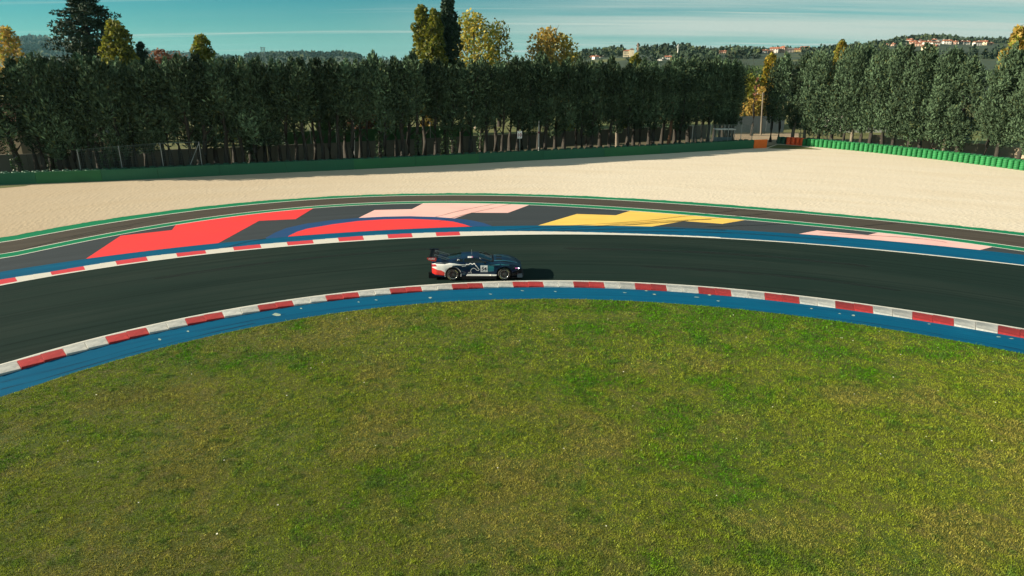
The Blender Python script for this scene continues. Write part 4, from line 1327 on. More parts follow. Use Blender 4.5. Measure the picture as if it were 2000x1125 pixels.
RIGHT_LABEL = counted([u for u, _ in trunks_right], [(1500, 'the gap'), (1563, 'the thin mast'), (1592, 'the scaffold frame'), (1743.5, 'the bare pinkish trunk'), (1882.5, 'the blue grey shed'), (2400, None)], 'grey green cypress')
for i, (u, back) in enumerate(trunks_right):
    vb = np.interp(u, [1500, 1535, 1564, 1640, 1730, 1820, 1910, 2000, 2200], [281.5, 282.6, 284.8, 292, 301, 311, 322, 334, 361])
    s = arc_at(WALL_S, u, vb)
    p = offset(split(WALL_S, max(s - 0.5, 0), s + 0.5), back)[0]
    x = at_y(u, vb - 20, p.y).x
    H = at_y(u, np.interp(u, RIGHT_TOP_U, RIGHT_TOP_V) + rt.uniform(-3, 4), p.y).z
    lb, grp = RIGHT_LABEL.get(u, 'grey green cypress behind the tyre wall'), TREES_R
    if u == 1743: lb = 'grey green cypress with a bare pinkish trunk in front of the white shed'
    big = u > 1540
    place_tree('cypress_tree', x, p.y, (CY_BIG[rt.integers(6)] if big else CY_LOW[rt.integers(6)]), CY_TRUNK_P[rt.integers(2)] if rt.random() < .3 else CY_TRUNK[rt.integers(6)],
               rt.uniform(.82, 1.0), H / CY_H, rt.uniform(0, 6.28), lb, 'tree', grp, IVY[i % 2] if u in (1774, 1846, 1872, 1905, 1966) else None, (rt.normal(0, .03), rt.normal(0, .02)))

# --- trees beyond the rows, each with its own crown
def broadleaf(seed, H, z0, Rm, mat, leaf=0.42, clumps=26, per=90, prof=((0, .5), (.3, 1), (.7, .9), (1, .3)), fill_=0.85, tone=.25, tint=None, clump_r=(.30, .46)):
    r_ = np.random.default_rng(seed)
    clumps = int(clumps * 1.7)
    C, Rr = [], []
    px, py = [a for a, _ in prof], [b for _, b in prof]
    for i in range(clumps):
        t = (i + r_.uniform(0, 1)) / clumps
        pr = np.interp(t, px, py) * Rm
        a = i * 2.4 + r_.uniform(-.7, .7)
        rr = pr * math.sqrt(r_.uniform(0.1, 1)) * fill_
        s = r_.uniform(*clump_r) * Rm * (0.7 + .5 * pr / Rm)
        C.append((math.cos(a) * rr, math.sin(a) * rr, z0 + (H - z0 - s * .8) * t + s * .3)); Rr.append((s, s, s * 1.15))
    P, D = clumps_to_points(np.array(C), np.array(Rr), per, r_, 0.2)
    return leaf_mesh('crown', P, D, leaf, mat, r_, 0.7, 1.0, tone, tint)


def far_tree(name, u, v_top, y, width_px, mat, label, z0f=0.25, prof=((0, .5), (.3, 1), (.7, .9), (1, .3)), clumps=26, per=90, leaf=0.42, bark='bark', seed=0, limbs=9, fill_=.85, tint=None, group=None, base=-0.06, cat='tree', clump_r=(.30, .46), spread=None):
    top = at_y(u, v_top, y)
    H = top.z - base
    Rm = width_px / 2 * top.y / FPX / 0.98
    r_ = np.random.default_rng(seed + 900)
    root = empty(name, (top.x, y, base)); tag(root, label, cat, group)
    link('trunk', limb_mesh('trunk', MAT[bark], H, 0.10 + H * .014, r_, (r_.uniform(-.3, .3), 0), limbs, max(z0f, .2), spread or Rm * .9, .88), root)
    link('crown', broadleaf(seed, H, H * z0f, Rm, MAT[mat], leaf, clumps, per, prof, fill_, .25, tint, clump_r), root)
    return root


COLUMN = ((0, .8), (.2, 1), (.6, .95), (.85, .7), (1, .2))
OVAL = ((0, .5), (.3, .95), (.6, 1), (.85, .75), (1, .35))
far_tree('poplar_tree', 824, 9, 112, 44, 'lime_leaf', 'tall yellowish green poplar, leftmost of the three narrow ones above the row', .2, COLUMN, 34, 110, .45, seed=1, tint=((.4, .55, .6), .3))
far_tree('poplar_tree', 847, 20, 110, 40, 'lime_leaf', 'middle and shortest of the three narrow poplars above the row', .2, COLUMN, 34, 110, .45, seed=2, tint=((.4, .55, .6), .5))
far_tree('poplar_tree', 873, -3, 114, 50, 'dark_leaf', 'tallest dark green poplar, rightmost of the three narrow ones', .2, COLUMN, 38, 150, .5, seed=3, tint=((1.8, 1.6, 1.0), .15))
far_tree('autumn_tree', 926, 27, 122, 94, 'yellow_leaf', 'broad thinning yellow tree just right of the three poplars', .25, OVAL, 40, 72, .5, 'bark_pale', 4, 14, tint=((.45, .7, .8), .4))
far_tree('autumn_tree', 974, 41, 126, 56, 'lime_leaf', 'half bare tree with olive leaves right of the broad yellow tree', .3, OVAL, 26, 36, .45, 'bark', 5, 16, tint=((.5, .5, .6), .5))
far_tree('autumn_tree', 1068, 56, 124, 78, 'gold_leaf', 'golden orange autumn tree rising above the middle of the row', .25, OVAL, 36, 70, .5, 'bark_pale', 6, 14, tint=((.5, .7, .7), .3))
far_tree('autumn_tree', 1103, 68, 127, 64, 'yellow_leaf', 'lower yellow tree beside the golden one with a thin grey top', .25, OVAL, 26, 52, .5, 'bark_pale', 7, 12, tint=((.6, .65, .9), .4))
far_tree('autumn_tree', 8, 50, 100, 50, 'gold_leaf', 'golden autumn tree at the left edge of the picture', .2, OVAL, 26, 50, .45, 'bark_pale', 8, 10, tint=((.6, .9, .6), .3))
far_tree('poplar_tree', 222, 44, 96, 62, 'lime_leaf', 'rounded yellow green tree right of the tall dark cedar', .2, OVAL, 34, 130, .45, seed=9, tint=((.45, .6, .8), .35))
far_tree('bushy_tree', 273, 83, 104, 34, 'dark_leaf', 'small dark pointed tree between the yellow green tree and the rusty one', .2, COLUMN, 18, 90, .45, seed=10)
far_tree('autumn_tree', 312, 98, 112, 60, 'rust_leaf', 'rust coloured thin tree barely showing above the row at the left', .3, OVAL, 22, 60, .45, 'bark', 11, 12)
far_tree('autumn_tree', 345, 101, 118, 44, 'rust_leaf', 'bare reddish twigs beside the rust coloured tree', .3, OVAL, 14, 30, .4, 'bark', 12, 14)
far_tree('poplar_tree', 389, 71, 98, 46, 'lime_leaf', 'round yellow green tree standing alone above the row at the left', .2, OVAL, 30, 120, .45, seed=13, tint=((.5, .7, .8), .3))
far_tree('autumn_tree', 1644, 79, 118, 30, 'lime_leaf', 'yellow green tip of a tree above the first sunlit cypresses', .3, COLUMN, 22, 80, .45, seed=14, tint=((1.5, 1.0, .8), .4))
far_tree('autumn_tree', 1998, 53, 84, 60, 'gold_leaf', 'golden tree at the right edge above the tall cypresses', .2, OVAL, 26, 100, .5, 'bark_pale', 15, 10, tint=((.6, 1.0, .6), .35))
far_tree('poplar_tree', 1507, 106, 128, 34, 'lime_leaf', 'slender yellow green poplar rising in the gap between the tree rows', .08, COLUMN, 40, 90, .5, seed=16, tint=((1.6, 1.1, .7), .5))
far_tree('autumn_tree', 1241, 104, 112, 26, 'lime_leaf', 'small bright lime tree tip just right of the church', .3, OVAL, 18, 80, .4, seed=17)
far_tree('bare_tree', 1480, 150, gp(1470, 265)[1], 10, 'rust_leaf', 'leaning bare trunk in the gap between the tree rows', .6, COLUMN, 5, 14, .3, 'bark', 18, 5, spread=.5)
for k, (u, v, y, w, m, lb) in enumerate((
        (1466, 148, 128, 54, 'lime_leaf', 'loose yellow green tree left in the gap between the rows'),
        (1494, 172, 124, 40, 'gold_leaf', 'orange brown tree low in the gap behind the utility pole'),
        (1470, 196, 122, 50, 'gold_leaf', 'faded orange tree low in the gap left of the utility pole'),
        (1478, 132, 230, 66, 'green_leaf', 'green rounded tree farther off in the gap'),
        (1452, 128, 250, 44, 'dark_leaf', 'dark rounded tree farther off beside the end of the shaded row'),
        (832, 128, 96, 34, 'gold_leaf', 'bright golden leaves showing between bare trunks under the poplars'),
        (700, 190, 104, 60, 'rust_leaf', 'rust and orange bush behind the green screening cloth'),
        (765, 196, 106, 60, 'lime_leaf', 'yellow green bush behind the green screening cloth'),
        (725, 150, 112, 50, 'lime_leaf', 'olive tree showing through the thin part of the row'),
        (20, 250, 86, 36, 'yellow_leaf', 'low yellow tree behind the leaning ivy trunk'),
        (150, 225, 90, 50, 'lime_leaf', 'olive bush behind the wall left of the wire fence'),
        (250, 262, 88, 44, 'yellow_leaf', 'small yellow bush behind the wall near the wire fence'),
        (455, 200, 100, 60, 'lime_leaf', 'yellow green bush showing under the row right of the wire fence'),
        (1230, 170, 118, 60, 'lime_leaf', 'light green tree glimpsed through the row near the pale forked trunk'),
        (1120, 225, 112, 40, 'lime_leaf', 'low green bush glimpsed between dark trunks right of the marker board'),
        (640, 205, 110, 50, 'green_leaf', 'green bush behind the row left of the white pole'))):
    far_tree('autumn_tree' if m in ('gold_leaf', 'yellow_leaf', 'rust_leaf') else 'bushy_tree', u, v, y, w, m, lb, .12, OVAL, 22, 80, .5, 'bark', 40 + k, 8, tint=((.6, .8, .8), .3))


def cedar(u, v_top, y, width_px, label):
    top = at_y(u, v_top, y)
    H, Rm = top.z + .06, width_px / 2 * y / FPX
    r_ = np.random.default_rng(77)
    root = empty('cedar_tree', (top.x, y, -.06)); tag(root, label, 'tree')
    mb = MB()
    mb.tube([(0, 0, 0), (0.1, 0, H * .5), (0, 0, H * .97)], [.55, .38, .08], 10)
    C, Rr = [], []
    for i in range(96):
        t = (i + .5) / 96
        z = H * (.22 + .74 * t)
        L_ = Rm * np.interp(t, [0, .2, .5, .8, 1], [1.0, 1.1, .98, .66, .18]) * r_.uniform(.6, 1.12)
        a = i * 2.4 + r_.uniform(-.5, .5)
        d = Vector((math.cos(a), math.sin(a), r_.uniform(-.06, .16)))
        p0, p1 = Vector((0, 0, z)), Vector((0, 0, z)) + d * L_
        mb.tube([p0, p0.lerp(p1, .5) + Vector((0, 0, .15)), p1], [.13 * (1.2 - t), .08 * (1.2 - t), .02], 5)
        for q in (.4, .66, .92):
            c = p0.lerp(p1, q)
            s = L_ * .24 + .28
            C.append((c.x, c.y, c.z + .05)); Rr.append((s, s, s * .46))
    link('trunk', mb.mesh('trunk', MAT['bark']), root)
    P, D = clumps_to_points(np.array(C), np.array(Rr), 62, r_, .25)
    link('crown', leaf_mesh('crown', P, D, .46, MAT['cedar'], r_, .5, .8, .25, ((1.5, 1.25, .7), .08)), root)


cedar(152, -42, 104, 124, 'very tall dark cedar with layered branches towering over the row at the left')

# ------------------------------------------------------------------ hills, town, far woodland
def az_of(u):
    d = ray(u, HZ)
    return math.atan2(d[0], d[1])


def ridge(us, vs, dist):
    """skyline of a hill: azimuth -> height at distance dist(u)"""
    a = [az_of(u) for u in us]
    z = [far(u, v, np.interp(u, *dist) if isinstance(dist, tuple) else dist).z for u, v in zip(us, vs)]
    d = [np.interp(u, *dist) if isinstance(dist, tuple) else dist for u in us]
    return np.array(a), np.array(z), np.array(d)


HILLS = [ridge([900, 1060, 1130, 1180, 1215, 1270, 1300, 1340, 1420, 1500, 1560, 1610, 1650, 1690, 1725, 1760, 1800, 1840, 1880, 1930, 2000, 2150, 2400, 2900],
               [122, 118, 113, 108, 105, 106, 104, 103, 102.5, 103, 102, 102, 99, 95, 90, 85, 82, 82, 85, 86, 87, 92, 100, 119], ([1100, 1640, 1780, 2200], [860, 880, 1100, 1150])),
         ridge([380, 430, 480, 520, 545, 580, 620, 645, 662, 685, 700, 730, 790, 900], [118, 114, 114.5, 113, 111, 109.5, 111, 111.5, 109, 111, 115, 117, 118, 121], 2300.0),
         ridge([-900, -400, -80, 20, 45, 65, 85, 110, 160, 220, 300, 380, 470], [108, 98, 92, 92, 88, 86, 86, 90, 97, 104, 109, 114, 121], 4600.0)]
HW = [(170.0, 500.0), (900.0, 700.0), (1800.0, 1400.0)]         # where the slope starts, how fast it falls behind the crest


def hill_z(az, r):
    z = -0.3
    for (a, h, d), (r0, back) in zip(HILLS, HW):
        hh, dd = np.interp(az, a, h), np.interp(az, a, d)
        if az < a[0] or az > a[-1] or hh <= 0: continue
        if r < dd:
            k = max(0.0, (r - r0) / (dd - r0))
            k = k * k * (3 - 2 * k) if k < 1 else 1
            k = k ** 1.15
        else:
            k = max(0.0, 1 - ((r - dd) / back) ** 2 * 0.6)
            k = max(k, 0)
        z = max(z, hh * k - 0.3)
    z += 0.9 * mnoise.noise(Vector((math.sin(az) * r * 0.012, math.cos(az) * r * 0.012, 2.0))) * min(1, max(0, (r - 150) / 300)) * min(2.5, r / 900)
    return z


def hit_hill(u, v, r0=180, r1=5200):
    d = ray(u, v)
    h = math.hypot(d[0], d[1]); az = math.atan2(d[0], d[1]); sl = d[2] / h
    r = r0
    while r < r1:
        if CAM_H + sl * r < hill_z(az, r): break
        r *= 1.006
    return az, r


AZ = np.radians(np.concatenate([np.arange(-60, -40, 2.0), np.arange(-40, 40, 0.3), np.arange(40, 62, 2.0)]))
RR = np.concatenate([np.arange(150, 1300, 16), np.arange(1300, 2700, 60), np.arange(2700, 6600, 180)])
hv = np.array([(math.sin(a) * r, math.cos(a) * r, hill_z(a, r)) for r in RR for a in AZ])
na = len(AZ)
hf = np.array([[j * na + i, j * na + i + 1, (j + 1) * na + i + 1, (j + 1) * na + i] for j in range(len(RR) - 1) for i in range(na - 1)])
o = link('hills', mesh_np('hills', hv, hf, MAT['hill'], smooth=True))
struct(o, 'low rolling hills along the horizon with groves and pale fields', 'hills')

# woods on the hills: leaf clumps joined into one mass per hill
rw = np.random.default_rng(21)


def woods(name, label, items, leafy=16):
    C, Rr = [], []
    for (x, y, z, s) in items:
        C.append((x, y, z + s * .55)); Rr.append((s * .55, s * .55, s * .62))
    C, Rr = np.array(C), np.array(Rr)
    P, D = clumps_to_points(C, Rr, leafy, rw, .5)
    big = np.repeat(Rr[:, 0], leafy)[:, None]
    n = len(P)
    r_ = rw
    D = D + r_.normal(0, .8, (n, 3)); D /= np.linalg.norm(D, axis=1, keepdims=True)
    S = np.cross(D, r_.normal(0, 1, (n, 3))); S /= np.linalg.norm(S, axis=1, keepdims=True)
    L_ = big * r_.uniform(.6, 1.1, (n, 1)); w = L_ * .8
    v = np.empty((n, 4, 3)); v[:, 0] = P - D * L_ * .5; v[:, 1] = P + S * w * .5; v[:, 2] = P + D * L_ * .5; v[:, 3] = P - S * w * .5
    tone = np.repeat(r_.normal(1, .28, (len(C), 1)).clip(.5, 2.2), leafy, axis=0) * np.ones((1, 3))
    warm = np.repeat(r_.uniform(0, 1, (len(C), 1)) < .16, leafy, axis=0)
    tone = np.where(warm, tone * np.array((2.4, 1.7, .9)), tone)
    me = mesh_np(name, v.reshape(-1, 3), np.arange(4 * n).reshape(n, 4), MAT['wood'], col=np.repeat(tone, 4, axis=0))
    return tag(link(name, me), label, 'woodland', kind='stuff')


KEEP_CLEAR = []


def scatter(us, n, fr, size, dens=0.0, thr=-9.0):
    out = []
    while len(out) < n:
        u = rw.uniform(*us); a = az_of(u)
        k = rw.uniform(*fr)
        hi = HILLS[size[2]]
        r = np.interp(a, hi[0], hi[2]) * k
        x, y = math.sin(a) * r, math.cos(a) * r
        if mnoise.noise(Vector((x * dens, y * dens, 7.7))) < thr: continue
        if any(abs(u - hu) < hw and r < hr + 3 and r > hr - 260 for hu, hw, hr in KEEP_CLEAR): continue
        out.append((x, y, hill_z(a, r) - .3, rw.uniform(size[0], size[1])))
    return out


woods('woodland', 'dark blue wooded hill at the far left', scatter((-300, 130), 1100, (.62, 1.0), (22, 38, 2)) + scatter((130, 480), 450, (.75, 1.0), (18, 32, 2)), 10)

HOUSE_GROUP = 'houses of the hill town'
house_n = 0


def gable(mb, W, D, z, h, ov):
    mb.add([(-W / 2 - ov, -D / 2 - ov, z), (W / 2 + ov, -D / 2 - ov, z), (W / 2 + ov, D / 2 + ov, z), (-W / 2 - ov, D / 2 + ov, z), (-W / 2 - ov, 0, z + h), (W / 2 + ov, 0, z + h)],
           [[0, 1, 5, 4], [2, 3, 4, 5], [0, 4, 3], [1, 2, 5], [3, 2, 1, 0]])


def hip(mb, W, D, z, h, ov):
    k = max(W - D, 0.4) / 2
    mb.add([(-W / 2 - ov, -D / 2 - ov, z), (W / 2 + ov, -D / 2 - ov, z), (W / 2 + ov, D / 2 + ov, z), (-W / 2 - ov, D / 2 + ov, z), (-k, 0, z + h), (k, 0, z + h)],
           [[0, 1, 5, 4], [2, 3, 4, 5], [3, 0, 4], [1, 2, 5], [3, 2, 1, 0]])


def house(u, v0, v1, wpx, wall, roof, label, group=None, rot=None, style='gable', rows=2, cols=3, chimney=True, r_fixed=None):
    az, r = hit_hill(u, v1) if r_fixed is None else (az_of(u), r_fixed)
    p = far(u, v1, r)
    W, H = wpx * r / FPX / 1.03, (v1 - v0) * r / FPX / 1.03
    D = min(max(W * .8, 6), 12)
    rz = -az + (rw.uniform(-.5, .5) if rot is None else rot)
    root = empty('house', (p.x, p.y, p.z - .3), rz); tag(root, label, 'house', group)
    rh = H * .26
    mb = MB(); mb.box((0, 0, (H - rh) / 2 - 1.0), (W, D, H - rh + 2.0)); mb.build('wall', MAT[wall], root)
    mb = MB(); (gable if style == 'gable' else hip)(mb, W, D, H - rh, rh * 1.15, .5); rf = mb.build('roof', MAT[roof], root)
    if chimney:
        mb = MB(); mb.box((W * .22, D * .1, H - rh * .1), (.7, .7, 1.6)); mb.build('chimney', MAT[wall], rf)
    me = None
    hh = (H - rh)
    for i in range(rows):
        for j in range(cols):
            x, z = W * ((j + .5) / cols - .5), hh * ((i + .55) / rows)
            if me is None:
                mb = MB(); mb.box((0, 0, 0), (min(W / cols * .42, 1.4), .1, min(hh / rows * .5, 1.5))); me = mb.mesh('window', MAT['pane'])
            link('window', me, root, (x, -D / 2 - .02, z))
    return root


TOWN = ((1163, 108.5, 115.6, 9, 'w_white', 'roof', 'small white house on the slope left of the church'),
          (1153, 109.5, 113, 6, 'w_pink', 'roof', 'tiny pink house left of the small white house near the church'),
          (1176, 109.5, 112.5, 5, 'w_white', 'roof_brown', 'tiny white house between the small white house and the church'),
          (1305, 109, 117, 12, 'w_white', 'roof', 'white house with an orange roof low on the slope right of the church'),
          (1292, 114, 118, 9, 'w_white', 'roof_grey', 'low white outbuilding beside the orange roofed house below the wood'),
          (1267, 101.5, 105.5, 6, 'w_pink', 'roof_brown', 'tiny pinkish house on the crest just right of the church'),
          (1350, 95.5, 100, 17, 'w_grey', 'roof_grey', 'long low grey house at the left end of the ridge street'),
          (1374, 95, 101.5, 14, 'w_white', 'roof_brown', 'white house with a brown roof second along the ridge street'),
          (1389, 96.5, 101.5, 8, 'w_pink', 'roof', 'small pink house third along the ridge street'),
          (1400, 96, 103, 16, 'w_white', 'roof_brown', 'wide white house near the middle of the ridge street'),
          (1412, 99, 104, 12, 'w_pink', 'roof', 'lower pinkish house in front of the wide white one'),
          (1436, 95.8, 102.5, 18, 'w_white', 'roof', 'broad white house with a red roof beside a dark round tree'),
          (1468, 96.5, 101.5, 12, 'w_pink', 'roof_brown', 'reddish house left of the long red roofed one'),
          (1480, 96, 102.5, 18, 'w_white', 'roof', 'long red roofed house before the gap in the trees'),
          (1492, 97.5, 104, 11, 'w_white', 'roof', 'white gabled house right of the long red roofed one'),
          (1504, 98, 104, 9, 'w_pink', 'roof_brown', 'small pink house beside the white house with a turret roof'),
          (1512, 93.5, 103.5, 14, 'w_white', 'roof', 'white house with a steep roof left of the tall pink house'),
          (1528, 91.3, 103, 12, 'w_pink', 'roof', 'tall three storey pink house on the ridge'),
          (1543, 95, 102.5, 15, 'w_grey', 'roof_grey', 'grey house between the tall pink one and the yellow ones'),
          (1558, 95.5, 102.3, 11, 'w_yellow', 'roof', 'smaller yellow house left of the large yellow one'),
          (1571, 92, 102, 18, 'w_yellow', 'roof', 'large yellow house with a hipped roof on the ridge'),
          (1587, 97, 102, 9, 'w_cream', 'roof_brown', 'small cream house right of the large yellow one'),
          (1598, 96.5, 100.5, 7, 'w_white', 'roof_grey', 'tiny white flat house at the right end of the ridge street'),
          (1620, 94, 98.5, 12, 'w_grey', 'roof_brown', 'low dark house under the trees right of the ridge street'),
          (1677, 89.5, 93.5, 13, 'w_grey', 'roof_brown', 'low brown house below the start of the upper town'),
          (1740, 85, 90, 12, 'w_pink', 'roof', 'reddish house among bare trees left of the upper town'),
          (1774, 77.5, 86, 12, 'w_white', 'roof', 'white house with an orange roof at the left end of the upper town'),
          (1781, 81, 88, 14, 'w_pink', 'roof', 'pink house just below the left end of the upper town'),
          (1792, 78, 84, 10, 'w_white', 'roof_brown', 'small white house high in the upper town under the wood'),
          (1793, 84, 90, 9, 'w_pink', 'roof', 'small pink house in the lower line of the upper town'),
          (1807, 81, 87.5, 14, 'w_white', 'roof', 'white house in the middle of the upper town'),
          (1818, 77.5, 84, 15, 'w_white', 'roof', 'bright white house just above the middle of the upper town'),
          (1826, 82, 89, 11, 'w_white', 'roof_brown', 'white house with a brown roof above the big cream one'),
          (1814, 89.5, 101, 20, 'w_cream', 'roof', 'big cream house with an orange roof above the sunlit trees'),
          (1839, 78.5, 85, 13, 'w_white', 'roof_grey', 'white flat roofed house right of the middle of the upper town'),
          (1849, 79, 86, 11, 'w_white', 'roof', 'white house beside the dark trees of the upper town'),
          (1862, 81, 86, 10, 'w_pink', 'roof', 'pink house where the upper town thins out'),
          (1876, 80.5, 86, 10, 'w_white', 'roof_brown', 'white house right of the dark trees of the upper town'),
          (1886, 81, 87, 9, 'w_white', 'roof', 'small white house at the right end of the upper town'),
          (1908, 82, 89, 10, 'w_white', 'roof_brown', 'white house alone on the slope right of the upper town'),
          (1918, 81, 88, 13, 'w_cream', 'roof', 'cream house with an orange roof right of the upper town'),
          (1932, 84, 88, 9, 'w_pink', 'roof', 'low pink house farthest right on the hill'))
for a in TOWN:
    house(*a, group=HOUSE_GROUP, style='hip' if 'hipped' in a[6] or 'three' in a[6] else 'gable', rows=3 if 'three' in a[6] else 2, cols=2 if a[3] < 10 else 3)
for a in ((592, 105.5, 110, 8, 'w_grey', 'roof_grey', 'dark block shaped building on the low hill left of the notch'),
          (606, 105.3, 110.5, 7, 'w_grey', 'roof_brown', 'dark square building right of the block shaped one on the low hill'),
          (645, 112.3, 114, 4, 'w_white', 'roof_grey', 'tiny white house below the wooded top of the low hill'),
          (674, 112.8, 114.3, 4, 'w_white', 'roof_grey', 'tiny white house at the right foot of the low wooded hill')):
    house(*a, group='houses on the low hill', cols=2, rows=1, chimney=False)

# church
az, r = hit_hill(1228, 111.5)
r = min(r, 860)
p = far(1228, 111.8, r)
mpp = r / FPX / 1.03
ch = empty('church', (p.x, p.y, p.z - .5), -az); tag(ch, 'large cream church with a slender bell tower on the hill', 'church')
mb = MB(); mb.box((-2.2 * mpp, 0, 5.6 * mpp), (17 * mpp, 12 * mpp, 13.2 * mpp)); mb.build('wall', MAT['w_cream'], ch)
mb = MB(); hip(mb, 17 * mpp, 12 * mpp, 12.2 * mpp, 2.4 * mpp, .4); mb.v = [(a - 2.2 * mpp, b, c) for a, b, c in mb.v]; mb.build('roof', MAT['roof'], ch)
mb = MB(); mb.box((5 * mpp, -3 * mpp, 7 * mpp), (9 * mpp, 9 * mpp, 16 * mpp)); mb.build('nave_wall', MAT['w_cream'], ch)
mb = MB(); hip(mb, 9 * mpp, 9 * mpp, 15 * mpp, 2.0 * mpp, .4); mb.v = [(a + 5 * mpp, b - 3 * mpp, c) for a, b, c in mb.v]; mb.build('roof', MAT['roof_brown'], ch)
mb = MB(); mb.box((15.6 * mpp, 0, 11.0 * mpp), (2.6 * mpp, 2.6 * mpp, 24 * mpp)); tw = mb.build('bell_tower', MAT['w_pink'], ch)
mb = MB(); mb.lathe([(1.5 * mpp, 23 * mpp), (1.3 * mpp, 24 * mpp), (.9 * mpp, 25 * mpp), (.05, 27 * mpp)], 8, c=(15.6 * mpp, 0, 0)); mb.build('spire', MAT['roof_brown'], tw)
mb = MB(); mb.box((15.6 * mpp, -1.32 * mpp, 20.5 * mpp), (1.0 * mpp, .1, 2.6 * mpp)); mb.build('belfry_opening', MAT['pane'], tw)
me = None
for j in range(4):
    for z in (4.0, 8.5):
        mb = MB(); mb.box((0, 0, 0), (1.1 * mpp, .12, 2.0 * mpp)); me = me or mb.mesh('window', MAT['pane'])
        link('window', me, ch, ((-8.8 + j * 2.6) * mpp, -6.02 * mpp, z * mpp))
KEEP_CLEAR = [(a[0], a[3] * .62 + 2, hit_hill(a[0], a[2])[1]) for a in TOWN] + [(1231, 17, 870)]
it = scatter((1100, 2100), 1500, (.55, 1.0), (3.0, 6.5, 0), .011, .02)
it += scatter((1140, 1216), 90, (.93, 1.0), (5, 9, 0)) + scatter((1245, 1345), 110, (.95, 1.02), (5, 10, 0)) + scatter((1600, 1760), 150, (.97, 1.03), (4, 8, 0))
it += scatter((1755, 1850), 160, (1.0, 1.05), (7, 10, 0)) + scatter((1850, 2100), 160, (.99, 1.03), (5, 9, 0)) + scatter((1340, 1600), 70, (.98, 1.03), (3, 6, 0))
woods('woodland', 'dark trees and olive groves on the town hill at the right', it)
woods('woodland', 'dark wooded low hills beyond the middle of the row', scatter((480, 705), 420, (.9, 1.02), (9, 15, 1)) + scatter((420, 760), 200, (.6, .95), (7, 12, 1), .004, .05), 14)

# small cypresses left of the church
cone = None
for k, (u, vt) in enumerate(((1207, 98.5), (1210.5, 100), (1214, 99))):
    q = far(u, 107, r); top = far(u, vt, r)
    rt_ = empty('cypress_tree', (q.x, q.y, q.z - 2)); tag(rt_, ('leftmost', 'middle', 'rightmost')[k] + ' of the three tiny pointed cypresses left of the church', 'tree', 'tiny cypresses beside the church')
    H = top.z - q.z + 2
    r3 = np.random.default_rng(60 + k)
    P, D = clumps_to_points(np.array([(0, 0, H * t) for t in (.25, .42, .58, .72, .86)]), np.array([(1.1, 1.1, 1.6), (1.1, 1.1, 1.6), (1.0, 1, 1.5), (.75, .75, 1.3), (.4, .4, 1.2)]), 40, r3, .8)
    link('crown', leaf_mesh('crown', P, D, .9, MAT['dark_leaf'], r3), rt_)
    mb = MB(); mb.tube([(0, 0, 0), (0, 0, H * .5)], [.25, .12], 6); mb.build('trunk', MAT['bark'], rt_)

# pylon and radio mast
def lattice(name, label, u, v0, v1, dist, wpx):
    b, t = far(u, v1, dist), far(u, v0, dist)
    H, W = t.z - b.z + 25, wpx * dist / FPX
    root = empty(name, (b.x, b.y, b.z - 25), -az_of(u)); tag(root, label, 'pylon')
    for s in (-1, 1):
        mb = MB()
        for q in (-1, 1): mb.bar((s * W * .34 + q * W * .26, 0, 0), (s * W * .30 + q * W * .10, 0, H), .45)
        for k in range(9):
            z0, z1 = H * k / 9, H * (k + 1) / 9
            mb.bar((s * W * .33 - W * .2 * (1 - k / 14), 0, z0), (s * W * .31 + W * .2 * (1 - (k + 1) / 14), 0, z1), .3)
        mb.build('leg', MAT['steel'], root)
    mb = MB(); mb.box((0, 0, H), (W * 1.25, .6, .8)); mb.box((0, 0, H * .93), (W * 1.15, .5, .6)); mb.build('crossarm', MAT['steel'], root)
    return root


lattice('pylon', 'distant lattice electricity pylon against the sky above the row', 515, 93, 112, 1000, 7)
b_, t_ = far(1323, 112, 600), far(1323.5, 86.5, 600)
ms = empty('radio_mast', (b_.x, b_.y, b_.z - 6)); tag(ms, 'thin white radio mast standing on the hill right of the church', 'mast')
mb = MB(); mb.tube([(0, 0, 0), (0, 0, t_.z - b_.z + 6)], [.5, .3], 8); mb.build('shaft', MAT['white_wall'], ms)
mb = MB(); mb.box((0, 0, t_.z - b_.z + 4.2), (1.6, .9, 1.6)); mb.build('antenna', MAT['white_wall'], ms)

# ------------------------------------------------------------------ the race car (x forward from the rear axle, right side = -y)
WB, RW = 2.73, 0.338
A_R = 0.405                                   # wheel arch radius


def sp(xs, ys, k=0.10):
    X = np.linspace(-1.4, 4.0, 1081)
    Y = np.interp(X, xs, ys)
    g_ = np.exp(-0.5 * (np.arange(-80, 81) * 0.005 / k) ** 2); g_ /= g_.sum()
    Yp = np.pad(Y, 80, mode='edge')
    Ys = np.convolve(Yp, g_, 'valid')
    return lambda x: float(np.interp(x, X, Ys))


f_w = sp([-1.12, -1.05, -.9, -.5, 0, .45, .8, 1.3, 1.9, 2.3, 2.73, 3.05, 3.3, 3.5, 3.6, 3.66], [.84, .88, .95, 1.0, 1.02, 1.0, .955, .95, .96, 1.0, 1.02, .99, .93, .83, .74, .62], .06)
f_sh = sp([-1.12, -.9, -.4, 0, .5, 1.2, 1.9, 2.4, 2.73, 3.1, 3.4, 3.6, 3.66], [.90, .945, .965, .975, .93, .885, .895, .905, .90, .835, .74, .64, .60], .10)
f_top = sp([-1.12, -.9, -.45, -.2, .25, .7, 1.05, 1.35, 1.6, 1.85, 2.12, 2.3, 2.7, 3.1, 3.4, 3.6, 3.66], [.93, .98, 1.015, 1.05, 1.14, 1.195, 1.205, 1.19, 1.14, 1.06, .98, .98, .955, .875, .775, .68, .62], .07)
f_gb = sp([-1.12, -.5, -.2, .3, .8, 1.5, 2.0, 2.3, 3.0, 3.66], [.66, .68, .73, .80, .82, .82, .80, .76, .66, .45], .10)
f_gr = sp([-1.12, -.5, -.2, .3, .7, 1.2, 1.5, 1.9, 2.2, 3.0, 3.66], [.46, .48, .50, .55, .59, .60, .62, .66, .60, .46, .28], .10)


